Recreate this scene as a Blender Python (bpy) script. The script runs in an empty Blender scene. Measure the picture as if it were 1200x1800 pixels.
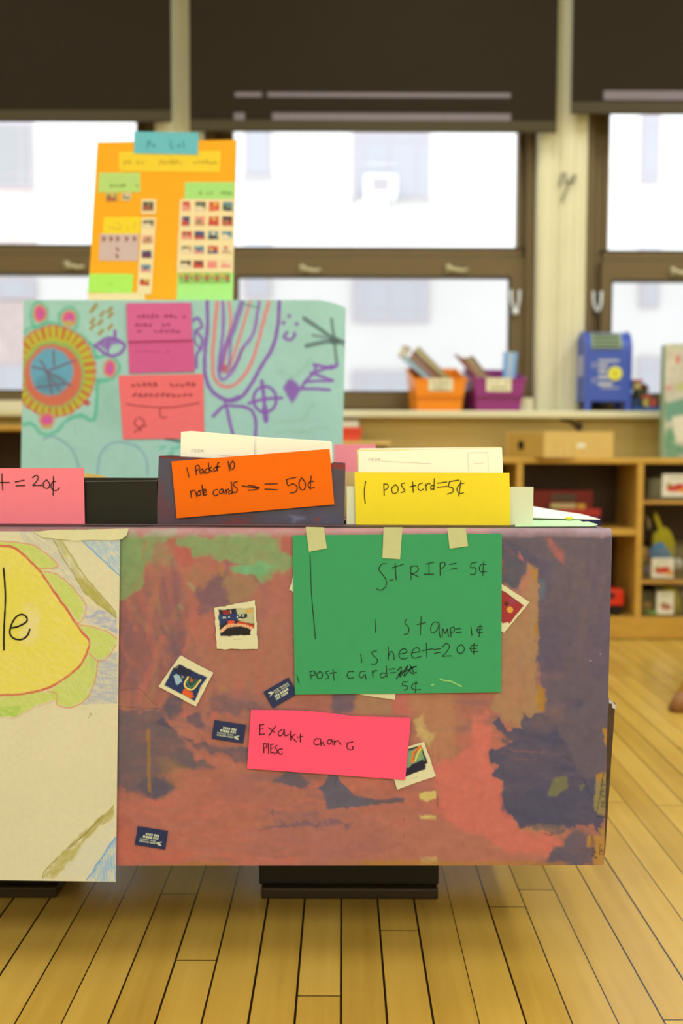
import bpy, bmesh, math, random
import numpy as np
from mathutils import Vector, Matrix

# ------------------------------------------------------------------ camera
SC = bpy.context.scene
COL = SC.collection
W, H = 1200.0, 1800.0
FPX = 1750.0                                  # 35 mm lens on a 36 mm tall frame
CAMZ = 0.706
PITCH = math.atan(110.0 / FPX)
ROLL = math.radians(0.2)
c_, s_ = math.cos(PITCH), math.sin(PITCH)
FWD = Vector((0, c_, -s_)); UP0 = Vector((0, s_, c_)); RT0 = Vector((1, 0, 0))
RT = RT0 * math.cos(ROLL) + UP0 * math.sin(ROLL)
UP = UP0 * math.cos(ROLL) - RT0 * math.sin(ROLL)
CAMP = Vector((0, 0, CAMZ))
cam = bpy.data.cameras.new('camera'); cam_o = bpy.data.objects.new('camera', cam); COL.objects.link(cam_o)
cam.sensor_fit = 'VERTICAL'; cam.sensor_height = 36; cam.sensor_width = 24; cam.lens = 35
cam.clip_start = 0.05; cam.clip_end = 200
M = Matrix((RT, UP, -FWD)).transposed().to_4x4(); M.translation = CAMP
cam_o.matrix_world = M
cam.dof.use_dof = True; cam.dof.focus_distance = 1.31; cam.dof.aperture_fstop = 2.9
SC.camera = cam_o

# ------------------------------------------------------------------ light
SC.view_settings.view_transform = 'Standard'; SC.view_settings.look = 'None'
SC.view_settings.exposure = 0.0; SC.view_settings.gamma = 1.0; SC.view_settings.use_curve_mapping = False
SC.cycles.max_bounces = 8; SC.cycles.diffuse_bounces = 5; SC.cycles.glossy_bounces = 4
SC.cycles.transmission_bounces = 6; SC.cycles.transparent_max_bounces = 12
SC.cycles.caustics_reflective = False; SC.cycles.caustics_refractive = False
SC.cycles.use_denoising = True
SC.cycles.sample_clamp_indirect = 6.0
wd = bpy.data.worlds.new('sky'); SC.world = wd; wd.use_nodes = True
bg = wd.node_tree.nodes['Background']
bg.inputs[0].default_value = (0.97, 0.98, 1.0, 1); bg.inputs[1].default_value = 2.1
LIGHT_COL = (1.0, 0.98, 0.84)
LIGHT_W = 22.5
CEIL = 3.2
ROOM_X0, ROOM_X1, ROOM_Y0 = -2.7, 3.3, -5.4
WY = 4.20                                      # inner face of the window wall
ROW_W = {-4.2: 1.7, -2.0: 1.6, 0.4: 0.4, 2.7: 0.95}        # how bright each row of fittings burns
LAMPS = [(x, y) for y in ROW_W for x in (-1.6, 0.3, 2.2)]
for (x, y) in LAMPS:
    ld = bpy.data.lights.new('ceiling_lamp', 'AREA'); ld.shape = 'RECTANGLE'; ld.size = 0.3; ld.size_y = 1.2
    ld.energy = LIGHT_W * (0.8 if x < -1 else 1.0 if x < 1 else 1.5) * ROW_W[y]; ld.color = LIGHT_COL
    lo = bpy.data.objects.new('ceiling_lamp', ld); COL.objects.link(lo); lo.location = (x, y, CEIL - 0.075)

# ------------------------------------------------------------------ helpers
def at(px, py, Y, off=0.0):
    """world point on the plane y = Y seen at photo pixel (px, py)"""
    d = FWD * FPX + RT * (px - W / 2) + UP * (H / 2 - py)
    t = (Y - CAMP.y) / d.y
    p = CAMP + d * t
    p.y -= off
    return p
def onto(px, py, P0, N, off=0.0):
    d = FWD * FPX + RT * (px - W / 2) + UP * (H / 2 - py)
    t = (P0 - CAMP).dot(N) / d.dot(N)
    return CAMP + d * t + N * off
def X(px, Y, py=790): return at(px, py, Y).x
def Z(py, Y, px=600): return at(px, py, Y).z

def lin1(c):
    c /= 255.0
    return c / 12.92 if c <= 0.04045 else ((c + 0.055) / 1.055) ** 2.4
def lin(rgb): return np.array([lin1(float(c)) for c in rgb])
REF_FRONT = (251, 232, 182)      # how white paper shows on the box front
REF_TOP = (250, 238, 200)        # ... on cards standing on the box
REF_MID = (246, 232, 192)
REF_BACK = (248, 230, 182)
def alb(rgb, ref=REF_FRONT, k=0.8):
    return np.clip(lin(rgb) / lin(ref) * k, 0.004, 0.92)

MATS = {}
def mat(name, rgb, ref=REF_FRONT, rough=0.6, spec=0.3, metal=0.0, noise=0.0, nscale=40.0, nstretch=(1, 1, 1), raw=False, alpha=1.0):
    key = (name, tuple(rgb))
    if key in MATS: return MATS[key]
    m = bpy.data.materials.new(name); m.use_nodes = True
    nt = m.node_tree; b = nt.nodes['Principled BSDF']
    a = np.array(rgb, float) if raw else alb(rgb, ref)
    b.inputs['Base Color'].default_value = (a[0], a[1], a[2], 1)
    b.inputs['Roughness'].default_value = rough
    b.inputs['Specular IOR Level'].default_value = spec
    b.inputs['Metallic'].default_value = metal
    b.inputs['Alpha'].default_value = alpha
    if noise:
        tc = nt.nodes.new('ShaderNodeTexCoord'); mp = nt.nodes.new('ShaderNodeMapping')
        mp.inputs['Scale'].default_value = nstretch
        n = nt.nodes.new('ShaderNodeTexNoise'); n.inputs['Scale'].default_value = nscale; n.inputs['Detail'].default_value = 5
        r = nt.nodes.new('ShaderNodeMapRange'); r.inputs[1].default_value = 0.3; r.inputs[2].default_value = 0.7
        r.inputs[3].default_value = 1 - noise; r.inputs[4].default_value = 1 + noise
        h = nt.nodes.new('ShaderNodeHueSaturation'); h.inputs['Color'].default_value = (a[0], a[1], a[2], 1)
        nt.links.new(tc.outputs['Object'], mp.inputs[0]); nt.links.new(mp.outputs[0], n.inputs['Vector'])
        nt.links.new(n.outputs[0], r.inputs[0]); nt.links.new(r.outputs[0], h.inputs['Value'])
        nt.links.new(h.outputs[0], b.inputs['Base Color'])
    MATS[key] = m
    return m
def canvas_mat(name, rough=0.6, spec=0.25, noise=0.05, nscale=120):
    if name in MATS: return MATS[name]
    m = bpy.data.materials.new(name); m.use_nodes = True
    nt = m.node_tree; b = nt.nodes['Principled BSDF']
    b.inputs['Roughness'].default_value = rough; b.inputs['Specular IOR Level'].default_value = spec
    at_ = nt.nodes.new('ShaderNodeAttribute'); at_.attribute_name = 'col'
    tc = nt.nodes.new('ShaderNodeTexCoord')
    n = nt.nodes.new('ShaderNodeTexNoise'); n.inputs['Scale'].default_value = nscale; n.inputs['Detail'].default_value = 6
    r = nt.nodes.new('ShaderNodeMapRange'); r.inputs[1].default_value = 0.3; r.inputs[2].default_value = 0.7
    r.inputs[3].default_value = 1 - noise; r.inputs[4].default_value = 1 + noise
    h = nt.nodes.new('ShaderNodeHueSaturation')
    nt.links.new(tc.outputs['Object'], n.inputs['Vector']); nt.links.new(n.outputs[0], r.inputs[0])
    nt.links.new(r.outputs[0], h.inputs['Value']); nt.links.new(at_.outputs['Color'], h.inputs['Color'])
    nt.links.new(h.outputs[0], b.inputs['Base Color'])
    MATS[name] = m
    return m

ORG = {}
def thing(name, label, cat, loc=(0, 0, 0), group=None):
    o = bpy.data.objects.new(name, None); COL.objects.link(o); o.empty_display_size = 0.03
    o.location = loc; ORG[o.name] = Vector(loc)
    return tag(o, label, cat, group)
def tag(o, label=None, cat=None, group=None, kind=None):
    if label: o['label'] = label
    if cat: o['category'] = cat
    if group: o['group'] = group
    if kind: o['kind'] = kind
    return o
def struct(o, label=None):
    o['kind'] = 'structure'
    return o
def link_mesh(name, verts, faces, m, parent=None, smooth=False, colors=None, org=None):
    V = np.array([tuple(v) for v in verts], float)
    if parent is not None: org = ORG[parent.name]
    elif org is None:
        lo, hi = V.min(0), V.max(0); org = Vector(((lo[0] + hi[0]) / 2, (lo[1] + hi[1]) / 2, lo[2]))
    V = V - np.array(tuple(org))
    me = bpy.data.meshes.new(name); me.from_pydata(V.tolist(), [], faces)
    me.materials.append(m)
    if colors is not None:
        ca = me.color_attributes.new('col', 'FLOAT_COLOR', 'POINT')
        cc = np.ones((len(V), 4), np.float32); cc[:, :3] = colors
        ca.data.foreach_set('color', cc.ravel())
    bm = bmesh.new(); bm.from_mesh(me); bmesh.ops.recalc_face_normals(bm, faces=bm.faces); bm.to_mesh(me); bm.free()
    if smooth: me.polygons.foreach_set('use_smooth', [True] * len(me.polygons))
    me.update()
    o = bpy.data.objects.new(name, me); COL.objects.link(o)
    if parent is not None: o.parent = parent; ORG[o.name] = ORG[parent.name]
    else: o.location = org; ORG[o.name] = Vector(org)
    return o

class MB:
    def __init__(s): s.v = []; s.f = []
    def add(s, vs, fs, T=None):
        n = len(s.v)
        s.v += [Vector(v) if T is None else T @ Vector(v) for v in vs]
        s.f += [[i + n for i in f] for f in fs]
        return s
    def box(s, x0, x1, y0, y1, z0, z1, T=None):
        vs = [(x, y, z) for x in (x0, x1) for y in (y0, y1) for z in (z0, z1)]
        return s.add(vs, [(0, 1, 3, 2), (4, 6, 7, 5), (0, 4, 5, 1), (2, 3, 7, 6), (0, 2, 6, 4), (1, 5, 7, 3)], T)
    def bevbox(s, x0, x1, y0, y1, z0, z1, r=0.004, T=None, seg=2):
        bm = bmesh.new(); bmesh.ops.create_cube(bm, size=1)
        for v in bm.verts:
            v.co = Vector(((x0 + x1) / 2 + v.co.x * (x1 - x0), (y0 + y1) / 2 + v.co.y * (y1 - y0), (z0 + z1) / 2 + v.co.z * (z1 - z0)))
        bmesh.ops.bevel(bm, geom=bm.edges[:], offset=r, segments=seg, affect='EDGES', profile=0.5)
        bm.verts.index_update()
        s.add([v.co.copy() for v in bm.verts], [[v.index for v in f.verts] for f in bm.faces], T); bm.free()
        return s
    def prism(s, front, back):
        """two loops of equal length"""
        n = len(front)
        return s.add(list(front) + list(back), [list(range(n))[::-1], [i + n for i in range(n)]] +
                     [(i, (i + 1) % n, (i + 1) % n + n, i + n) for i in range(n)])
    def pprism(s, pts, Y, depth):
        """pixel outline on the plane y=Y, pushed back by depth"""
        fr = [at(x, y, Y) for x, y in pts]
        return s.prism(fr, [p + Vector((0, depth, 0)) for p in fr])
    def tube(s, path, r, n=8, r2=None):
        P = [Vector(p) for p in path]; rings = []
        for i, p in enumerate(P):
            d = (P[min(i + 1, len(P) - 1)] - P[max(i - 1, 0)])
            if d.length < 1e-9: d = Vector((0, 0, 1))
            d.normalize()
            a = d.cross(Vector((0, 0, 1)) if abs(d.z) < 0.9 else Vector((1, 0, 0))).normalized(); b = d.cross(a)
            rr = r if r2 is None else r + (r2 - r) * i / (len(P) - 1)
            rings.append([p + a * (rr * math.cos(2 * math.pi * k / n)) + b * (rr * math.sin(2 * math.pi * k / n)) for k in range(n)])
        vs = [v for ring in rings for v in ring]; fs = []
        for i in range(len(P) - 1):
            for k in range(n): fs.append((i * n + k, i * n + (k + 1) % n, (i + 1) * n + (k + 1) % n, (i + 1) * n + k))
        fs += [list(range(n))[::-1], [(len(P) - 1) * n + k for k in range(n)]]
        return s.add(vs, fs)
    def lathe(s, prof, c, n=20, axis='z', T=None):
        vs = []; fs = []
        for (r, h) in prof:
            for k in range(n):
                a = 2 * math.pi * k / n; u, w = r * math.cos(a), r * math.sin(a)
                vs.append((c[0] + u, c[1] + w, c[2] + h) if axis == 'z' else ((c[0] + u, c[1] + h, c[2] + w) if axis == 'y' else (c[0] + h, c[1] + u, c[2] + w)))
        for i in range(len(prof) - 1):
            for k in range(n): fs.append((i * n + k, i * n + (k + 1) % n, (i + 1) * n + (k + 1) % n, (i + 1) * n + k))
        fs += [list(range(n)), [(len(prof) - 1) * n + k for k in range(n)]]
        return s.add(vs, fs, T)
    def ball(s, c, rx, ry, rz, n=14, m=9):
        prof = [(math.sin(math.pi * i / m) or 1e-4, -math.cos(math.pi * i / m)) for i in range(m + 1)]
        prof = [(max(r, 0.01), h) for r, h in prof]
        T = Matrix.Translation(Vector(c)) @ Matrix.Diagonal((rx, ry, rz, 1))
        return s.lathe(prof, (0, 0, 0), n, 'z', T)
    def build(s, name, m, parent=None, smooth=False, org=None):
        return link_mesh(name, s.v, s.f, m, parent, smooth, None, org)
def pbox(px0, py0, px1, py1, Y, depth, mb=None, bev=0):
    """box whose front face shows as the pixel rectangle on plane y=Y"""
    mb = mb or MB(); xm, ym = (px0 + px1) / 2, (py0 + py1) / 2
    a = (at(px0, ym, Y).x, at(px1, ym, Y).x, Y, Y + depth, at(xm, py1, Y).z, at(xm, py0, Y).z)
    return mb.bevbox(*a, bev) if bev else mb.box(*a)

# ---- handwriting
def catmull(pts, k=5):
    if len(pts) < 3: return [Vector((p[0], p[1])) for p in pts]
    P = [Vector((p[0], p[1])) for p in pts]; Q = [P[0] * 2 - P[1]] + P + [P[-1] * 2 - P[-2]]
    out = []
    for i in range(1, len(Q) - 2):
        a, b, c, d = Q[i - 1:i + 3]
        for j in range(k):
            t = j / k
            out.append(0.5 * ((2 * b) + (c - a) * t + (2 * a - 5 * b + 4 * c - d) * t * t + (3 * b - a - 3 * c + d) * t ** 3))
    out.append(P[-1]); return out
def ink(name, parent, strokes, T, place, width, m, smooth=True, jit=0.25, label=None):
    """flat pen strokes; T=(ox,oy,scale) maps stroke units to photo pixels; width in photo pixels"""
    ox, oy, sc = T
    # strokes that lie far apart (other lines of writing) become parts of their own
    def wbox(st):
        P = [place(ox + p[0] / sc, oy + p[1] / sc) for p in st]
        return [min(p[k] for p in P) for k in range(3)], [max(p[k] for p in P) for k in range(3)]
    B = [wbox(st) for st in strokes]; G = list(range(len(strokes)))
    size = [max(hi[k] - lo[k] for k in range(3)) for lo, hi in B]
    def near(i, j):
        g = [max(0, B[i][0][k] - B[j][1][k], B[j][0][k] - B[i][1][k]) for k in range(3)]
        return math.sqrt(sum(v * v for v in g)) <= max(0.018, 0.48 * max(size[i], size[j]))
    ch = True
    while ch:
        ch = False
        for i in range(len(G)):
            for j in range(i):
                if G[i] != G[j] and near(i, j): G = [min(G[i], G[j]) if v in (G[i], G[j]) else v for v in G]; ch = True
    if len(set(G)) > 1:
        for k in sorted(set(G)): o = ink(name, parent, [st for st, v in zip(strokes, G) if v == k], T, place, width, m, smooth, jit, label)
        return o
    mb = MB(); rnd = random.Random(len(strokes) * 7 + int(ox))
    for st in strokes:
        pts = catmull(st) if smooth else [Vector((p[0], p[1])) for p in st]
        pts = [Vector((ox + p.x / sc, oy + p.y / sc)) for p in pts]
        # subdivide straight runs
        q = [pts[0]]
        for p in pts[1:]:
            n = max(1, int((p - q[-1]).length / 6)); a = q[-1]
            q += [a + (p - a) * ((i + 1) / n) for i in range(n)]
        pts = q; vs = []; fs = []
        for i, p in enumerate(pts):
            d = pts[min(i + 1, len(pts) - 1)] - pts[max(i - 1, 0)]
            if d.length < 1e-6: d = Vector((1, 0))
            d.normalize(); nrm = Vector((-d.y, d.x)); w = width / 2 * (1 + jit * (rnd.random() - 0.5))
            if i == 0: p = p - d * w * 0.6
            if i == len(pts) - 1: p = p + d * w * 0.6
            for sg in (1, -1):
                e = p + nrm * w * sg; vs.append(place(e.x, e.y))
        for i in range(len(pts) - 1): fs.append((2 * i, 2 * i + 1, 2 * i + 3, 2 * i + 2))
        mb.add(vs, fs)
    o = mb.build(name, m, parent)
    if label: o['label'] = label
    return o

# ---- painted / drawn surfaces: colour held per vertex of a fine grid
def vnoise(Xc, Yc, sx, sy, seed):
    r = np.random.RandomState(seed).rand(257, 257)
    u = Xc / sx; v = Yc / sy
    i = np.floor(u).astype(int); j = np.floor(v).astype(int); fu = u - i; fv = v - j
    fu = fu * fu * (3 - 2 * fu); fv = fv * fv * (3 - 2 * fv); i %= 256; j %= 256
    return (r[j, i] * (1 - fu) + r[j, i + 1] * fu) * (1 - fv) + (r[j + 1, i] * (1 - fu) + r[j + 1, i + 1] * fu) * fv - 0.5
def fbm(Xc, Yc, sx, sy, seed, o=4):
    t = 0; a = 1
    for k in range(o): t = t + a * vnoise(Xc + 1000, Yc + 1000, sx / 2 ** k, sy / 2 ** k, seed + k); a *= 0.55
    return t
class Canvas:
    def __init__(s, x0, y0, x1, y1, sc, rgb, ref=REF_FRONT, seed=1):
        s.x0, s.y0, s.sc, s.ref = x0, y0, sc, ref
        w, h = int((x1 - x0) * sc) + 1, int((y1 - y0) * sc) + 1
        s.X, s.Y = np.meshgrid(x0 + np.arange(w) / sc, y0 + np.arange(h) / sc)
        s.C = np.ones((h, w, 3)) * alb(rgb, ref)
        s.T = (0, 0, 1.0); s.seed = seed
        s.nx = fbm(s.X, s.Y, 14, 14, seed + 10); s.ny = fbm(s.X, s.Y, 14, 14, seed + 20)
        s.bn = 0.6 * fbm(s.X, s.Y, 34, 13, seed + 30) + 0.3 * fbm(s.X, s.Y, 9, 16, seed + 40)
    def _mix(s, sl, a, rgb):
        c = alb(rgb, s.ref); s.C[sl] = s.C[sl] * (1 - a[..., None]) + c * a[..., None]
    def _sl(s, P, m):
        i0 = max(0, int((P[:, 1].min() - m - s.y0) * s.sc)); i1 = min(s.X.shape[0], int((P[:, 1].max() + m - s.y0) * s.sc) + 2)
        j0 = max(0, int((P[:, 0].min() - m - s.x0) * s.sc)); j1 = min(s.X.shape[1], int((P[:, 0].max() + m - s.x0) * s.sc) + 2)
        return (slice(i0, i1), slice(j0, j1)) if i1 > i0 and j1 > j0 else None
    def pts(s, pts): return np.array([(s.T[0] + p[0] / s.T[2], s.T[1] + p[1] / s.T[2]) for p in pts])
    def _segd(s, P, Xw, Yw, closed):
        d = np.full(Xw.shape, 1e9)
        n = len(P)
        for i in range(n if closed else n - 1):
            a, b = P[i], P[(i + 1) % n]; ab = b - a; L = ab.dot(ab) + 1e-9
            t = np.clip(((Xw - a[0]) * ab[0] + (Yw - a[1]) * ab[1]) / L, 0, 1)
            d = np.minimum(d, np.hypot(Xw - a[0] - t * ab[0], Yw - a[1] - t * ab[1]))
        return d
    def poly(s, pts, rgb, a=1.0, f=1.5, w=3.0, brush=0.0, smooth=False):
        P = s.pts(pts)
        if smooth:
            q = [tuple(p) for p in P]; q = q[-1:] + q + q[:2]
            c = catmull(q, 6); P = np.array([(p.x, p.y) for p in c[6:-6]])
        sl = s._sl(P, f + w * 2 + 2)
        if sl is None: return s
        Xw = s.X[sl] + s.nx[sl] * w * 2; Yw = s.Y[sl] + s.ny[sl] * w * 2
        ins = np.zeros(Xw.shape, bool); n = len(P)
        for i in range(n):
            x1, y1 = P[i]; x2, y2 = P[(i + 1) % n]
            if y1 == y2: continue
            ins ^= ((y1 > Yw) != (y2 > Yw)) & (Xw < (x2 - x1) * (Yw - y1) / (y2 - y1) + x1)
        d = s._segd(P, Xw, Yw, True); sd = np.where(ins, d, -d)
        al = np.clip(sd / max(f, 0.01) * 0.5 + 0.5, 0, 1)
        if brush: al = al * np.clip(1 - brush * 0.25 + s.bn[sl] * brush * 2.0, 0, 1)
        s._mix(sl, al * a, rgb); return s
    def line(s, pts, width, rgb, a=1.0, f=0.8, w=0.0, smooth=True, brush=0.0):
        if smooth: pts = [(p.x, p.y) for p in catmull(pts, 5)]
        P = s.pts(pts)
        if len(P) == 1: P = np.vstack([P, P])
        sl = s._sl(P, width + f + 2 * w)
        if sl is None: return s
        d = s._segd(P, s.X[sl] + s.nx[sl] * w * 2, s.Y[sl] + s.ny[sl] * w * 2, False)
        al = np.clip((width / 2 - d) / f + 0.5, 0, 1)
        if brush: al = al * np.clip(1 - brush * 0.25 + s.bn[sl] * brush * 2.0, 0, 1)
        s._mix(sl, al * a, rgb); return s
    def ell(s, cx, cy, rx, ry, rgb, a=1.0, f=1.0, w=0.0, n=28, rot=0.0):
        cr, sr = math.cos(rot), math.sin(rot)
        return s.poly([(cx + rx * math.cos(t) * cr - ry * math.sin(t) * sr, cy + rx * math.cos(t) * sr + ry * math.sin(t) * cr)
                       for t in np.linspace(0, 2 * math.pi, n, endpoint=False)], rgb, a, f, w)
    def rect(s, x0, y0, x1, y1, rgb, a=1.0, f=0.6, w=0.0): return s.poly([(x0, y0), (x1, y0), (x1, y1), (x0, y1)], rgb, a, f, w)
    def tex(s, amt, sx, sy, seed=5): s.C *= (1 + amt * 2 * fbm(s.X, s.Y, sx, sy, s.seed + seed))[..., None]; return s
    def strokes(s, box, ang, pal, n, width=(4, 11), length=(40, 120), a=(0.2, 0.45), seed=1):
        """loose brush marks"""
        r = random.Random(seed); T0 = s.T; s.T = (0, 0, 1.0)
        for k in range(n):
            x, y = r.uniform(box[0], box[2]), r.uniform(box[1], box[3]); t = math.radians(r.uniform(*ang)); L = r.uniform(*length) / 2; b = r.uniform(-0.25, 0.25) * L
            dx, dy = math.cos(t), math.sin(t); p = [(x - dx * L, y - dy * L), (x - dy * b, y + dx * b), (x + dx * L, y + dy * L)]
            p = [(min(max(u, box[0] - 6), box[2] + 6), min(max(v, box[1] - 6), box[3] + 6)) for u, v in p]
            s.line(p, r.uniform(*width), r.choice(pal), r.uniform(*a), 2.5, 2.0, True, 0.6)
        s.T = T0; return s
    def hatch(s, pts, rgb, ang, step, width, a=0.6, jit=1.5, seed=3):
        """crayon hatching inside a polygon: lines along angle ang (degrees)"""
        P = s.pts(pts); sl = s._sl(P, 4)
        if sl is None: return s
        Xs, Ys = s.X[sl], s.Y[sl]
        ins = np.zeros(Xs.shape, bool); n = len(P)
        Xw = Xs + s.nx[sl] * 3; Yw = Ys + s.ny[sl] * 3
        for i in range(n):
            x1, y1 = P[i]; x2, y2 = P[(i + 1) % n]
            if y1 == y2: continue
            ins ^= ((y1 > Yw) != (y2 > Yw)) & (Xw < (x2 - x1) * (Yw - y1) / (y2 - y1) + x1)
        r = math.radians(ang); u = Xs * math.cos(r) + Ys * math.sin(r); v = -Xs * math.sin(r) + Ys * math.cos(r)
        v = v + jit * fbm(u, v, 40, 8, seed)
        al = np.clip((width / 2 - np.abs((v % step) - step / 2)) + 0.5, 0, 1) * ins
        al *= np.clip(0.75 + 1.6 * fbm(u, v, 12, 3, seed + 4), 0, 1)
        s._mix(sl, al * a, rgb); return s
    def sample(s, px, py):
        u = np.clip((px - s.x0) * s.sc, 0, s.X.shape[1] - 1.001); v = np.clip((py - s.y0) * s.sc, 0, s.X.shape[0] - 1.001)
        i = u.astype(int); j = v.astype(int); fu = (u - i)[..., None]; fv = (v - j)[..., None]; C = s.C
        i1 = np.minimum(i + 1, C.shape[1] - 1); j1 = np.minimum(j + 1, C.shape[0] - 1)
        return (C[j, i] * (1 - fu) + C[j, i1] * fu) * (1 - fv) + (C[j1, i] * (1 - fu) + C[j1, i1] * fu) * fv

def sheet(name, corners, place, canvas, m, parent=None, thick=0.0006, rag=0.0, step=None, push=Vector((0, 1, 0))):
    """a thin solid sheet: grid over a pixel quad (TL,TR,BR,BL), coloured from the canvas"""
    tl, tr, br, bl = [np.array(c, float) for c in corners]
    step = step or 1.0 / canvas.sc
    nx = max(2, int(max(np.linalg.norm(tr - tl), np.linalg.norm(br - bl)) / step)); ny = max(2, int(max(np.linalg.norm(bl - tl), np.linalg.norm(br - tr)) / step))
    U, V = np.meshgrid(np.linspace(0, 1, nx + 1), np.linspace(0, 1, ny + 1))
    PX = (tl[0] * (1 - U) + tr[0] * U) * (1 - V) + (bl[0] * (1 - U) + br[0] * U) * V
    PY = (tl[1] * (1 - U) + tr[1] * U) * (1 - V) + (bl[1] * (1 - U) + br[1] * U) * V
    col = canvas.sample(PX, PY).reshape(-1, 3)
    if rag:
        PX = PX + rag * 2 * fbm(PX, PY, 9, 9, 77); PY = PY + rag * 2 * fbm(PX, PY, 9, 9, 99)
    vs = [place(a, b) for a, b in zip(PX.ravel(), PY.ravel())]
    w = nx + 1
    fs = [(j * w + i, j * w + i + 1, (j + 1) * w + i + 1, (j + 1) * w + i) for j in range(ny) for i in range(nx)]
    loop = [i for i in range(w)] + [j * w + nx for j in range(1, ny + 1)] + [ny * w + i for i in range(nx - 1, -1, -1)] + [j * w for j in range(ny - 1, 0, -1)]
    n0 = len(vs); back = [vs[i] + push * thick for i in loop]
    cb = [col[i] for i in loop]
    vs += back; L = len(loop)
    fs += [(loop[k], n0 + k, n0 + (k + 1) % L, loop[(k + 1) % L]) for k in range(L)]
    fs.append([n0 + k for k in range(L)])
    return link_mesh(name, vs, fs, m, parent, False, np.vstack([col, cb]))

INK = mat('black_ink', (28, 24, 20), raw=False, rough=0.5)
INK_G = mat('dark_green_ink', (20, 48, 28), rough=0.5)
def paper(rgb, ref=REF_FRONT, noise=0.03, nscale=60, rough=0.75): return mat('paper_%d_%d_%d' % tuple(rgb), rgb, ref, rough=rough, spec=0.15, noise=noise, nscale=nscale)
def card(name, pts, Y, m, parent=None, thick=0.0006, label=None):
    o = MB().pprism(pts, Y, thick).build(name, m, parent)
    if label: o['label'] = label
    return o

# ================================================================== SETTING
def floor_material():
    m = bpy.data.materials.new('strip_floor'); m.use_nodes = True; nt = m.node_tree; N = nt.nodes; L = nt.links
    b = N['Principled BSDF']
    tc = N.new('ShaderNodeTexCoord'); sep = N.new('ShaderNodeSeparateXYZ'); L.new(tc.outputs['Object'], sep.inputs[0])
    def math_(op, a=None, bb=None, va=0.0, vb=0.0, clamp=False):
        n = N.new('ShaderNodeMath'); n.operation = op; n.use_clamp = clamp
        n.inputs[0].default_value = va; n.inputs[1].default_value = vb
        if a is not None: L.new(a, n.inputs[0])
        if bb is not None: L.new(bb, n.inputs[1])
        return n.outputs[0]
    PW = 0.0572
    u = math_('DIVIDE', sep.outputs['X'], None, vb=PW)
    row = math_('FLOOR', u); fr = math_('FRACT', u)
    wn = N.new('ShaderNodeTexWhiteNoise'); wn.noise_dimensions = '1D'; L.new(row, wn.inputs['W'])
    off = math_('MULTIPLY', wn.outputs['Value'], None, vb=7.3)
    v = math_('ADD', math_('DIVIDE', sep.outputs['Y'], None, vb=1.55), off)
    col_i = math_('FLOOR', v); fv = math_('FRACT', v)
    wn2 = N.new('ShaderNodeTexWhiteNoise'); wn2.noise_dimensions = '2D'
    cmb = N.new('ShaderNodeCombineXYZ'); L.new(row, cmb.inputs[0]); L.new(col_i, cmb.inputs[1]); L.new(cmb.outputs[0], wn2.inputs['Vector'])
    # gap width differs from joint to joint
    wn3 = N.new('ShaderNodeTexWhiteNoise'); wn3.noise_dimensions = '1D'; L.new(math_('ADD', row, None, vb=0.37), wn3.inputs['W'])
    gw = math_('MULTIPLY_ADD', wn3.outputs['Value'], None, vb=0.034); gw.node.inputs[2].default_value = 0.022
    dx = math_('SUBTRACT', fr, None, vb=0.0)
    g1 = math_('LESS_THAN', dx, gw)
    g2 = math_('LESS_THAN', fv, None, vb=0.0014)
    gap = math_('MAXIMUM', g1, g2)
    mp = N.new('ShaderNodeMapping'); mp.inputs['Scale'].default_value = (42, 2.2, 1); L.new(tc.outputs['Object'], mp.inputs[0])
    addv = N.new('ShaderNodeVectorMath'); addv.operation = 'ADD'; L.new(mp.outputs[0], addv.inputs[0])
    cm2 = N.new('ShaderNodeCombineXYZ'); L.new(off, cm2.inputs[1]); L.new(wn2.outputs['Value'], cm2.inputs[2]); L.new(cm2.outputs[0], addv.inputs[1])
    gr = N.new('ShaderNodeTexNoise'); gr.inputs['Scale'].default_value = 1.0; gr.inputs['Detail'].default_value = 6; gr.inputs['Roughness'].default_value = 0.6
    L.new(addv.outputs[0], gr.inputs['Vector'])
    big = N.new('ShaderNodeTexNoise'); big.inputs['Scale'].default_value = 3.0; big.inputs['Detail'].default_value = 3; L.new(tc.outputs['Object'], big.inputs['Vector'])
    ramp = N.new('ShaderNodeValToRGB')
    ca, cb, cc = FLOOR_COLS
    ramp.color_ramp.elements[0].position = 0.25; ramp.color_ramp.elements[0].color = (*ca, 1)
    ramp.color_ramp.elements[1].position = 0.75; ramp.color_ramp.elements[1].color = (*cc, 1)
    e = ramp.color_ramp.elements.new(0.5); e.color = (*cb, 1)
    t = math_('ADD', math_('MULTIPLY', wn2.outputs['Value'], None, vb=0.22), math_('MULTIPLY', gr.outputs[0], None, vb=0.42))
    t = math_('ADD', t, math_('MULTIPLY', big.outputs[0], None, vb=0.36))
    L.new(t, ramp.inputs[0])
    mx = N.new('ShaderNodeMix'); mx.data_type = 'RGBA'; L.new(gap, mx.inputs[0]); L.new(ramp.outputs[0], mx.inputs[6]); mx.inputs[7].default_value = (0.02, 0.012, 0.004, 1)
    L.new(mx.outputs[2], b.inputs['Base Color'])
    rr = math_('MULTIPLY_ADD', big.outputs[0], None, vb=0.22); rr.node.inputs[2].default_value = 0.12
    L.new(rr, b.inputs['Roughness'])
    b.inputs['Specular IOR Level'].default_value = 0.6
    bp = N.new('ShaderNodeBump'); bp.inputs['Strength'].default_value = 0.4; bp.inputs['Distance'].default_value = 0.001
    L.new(math_('SUBTRACT', None, gap, va=1.0), bp.inputs['Height']); L.new(bp.outputs[0], b.inputs['Normal'])
    return m
FLOOR_COLS = ((0.38, 0.235, 0.042), (0.53, 0.35, 0.072), (0.63, 0.44, 0.11))

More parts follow.
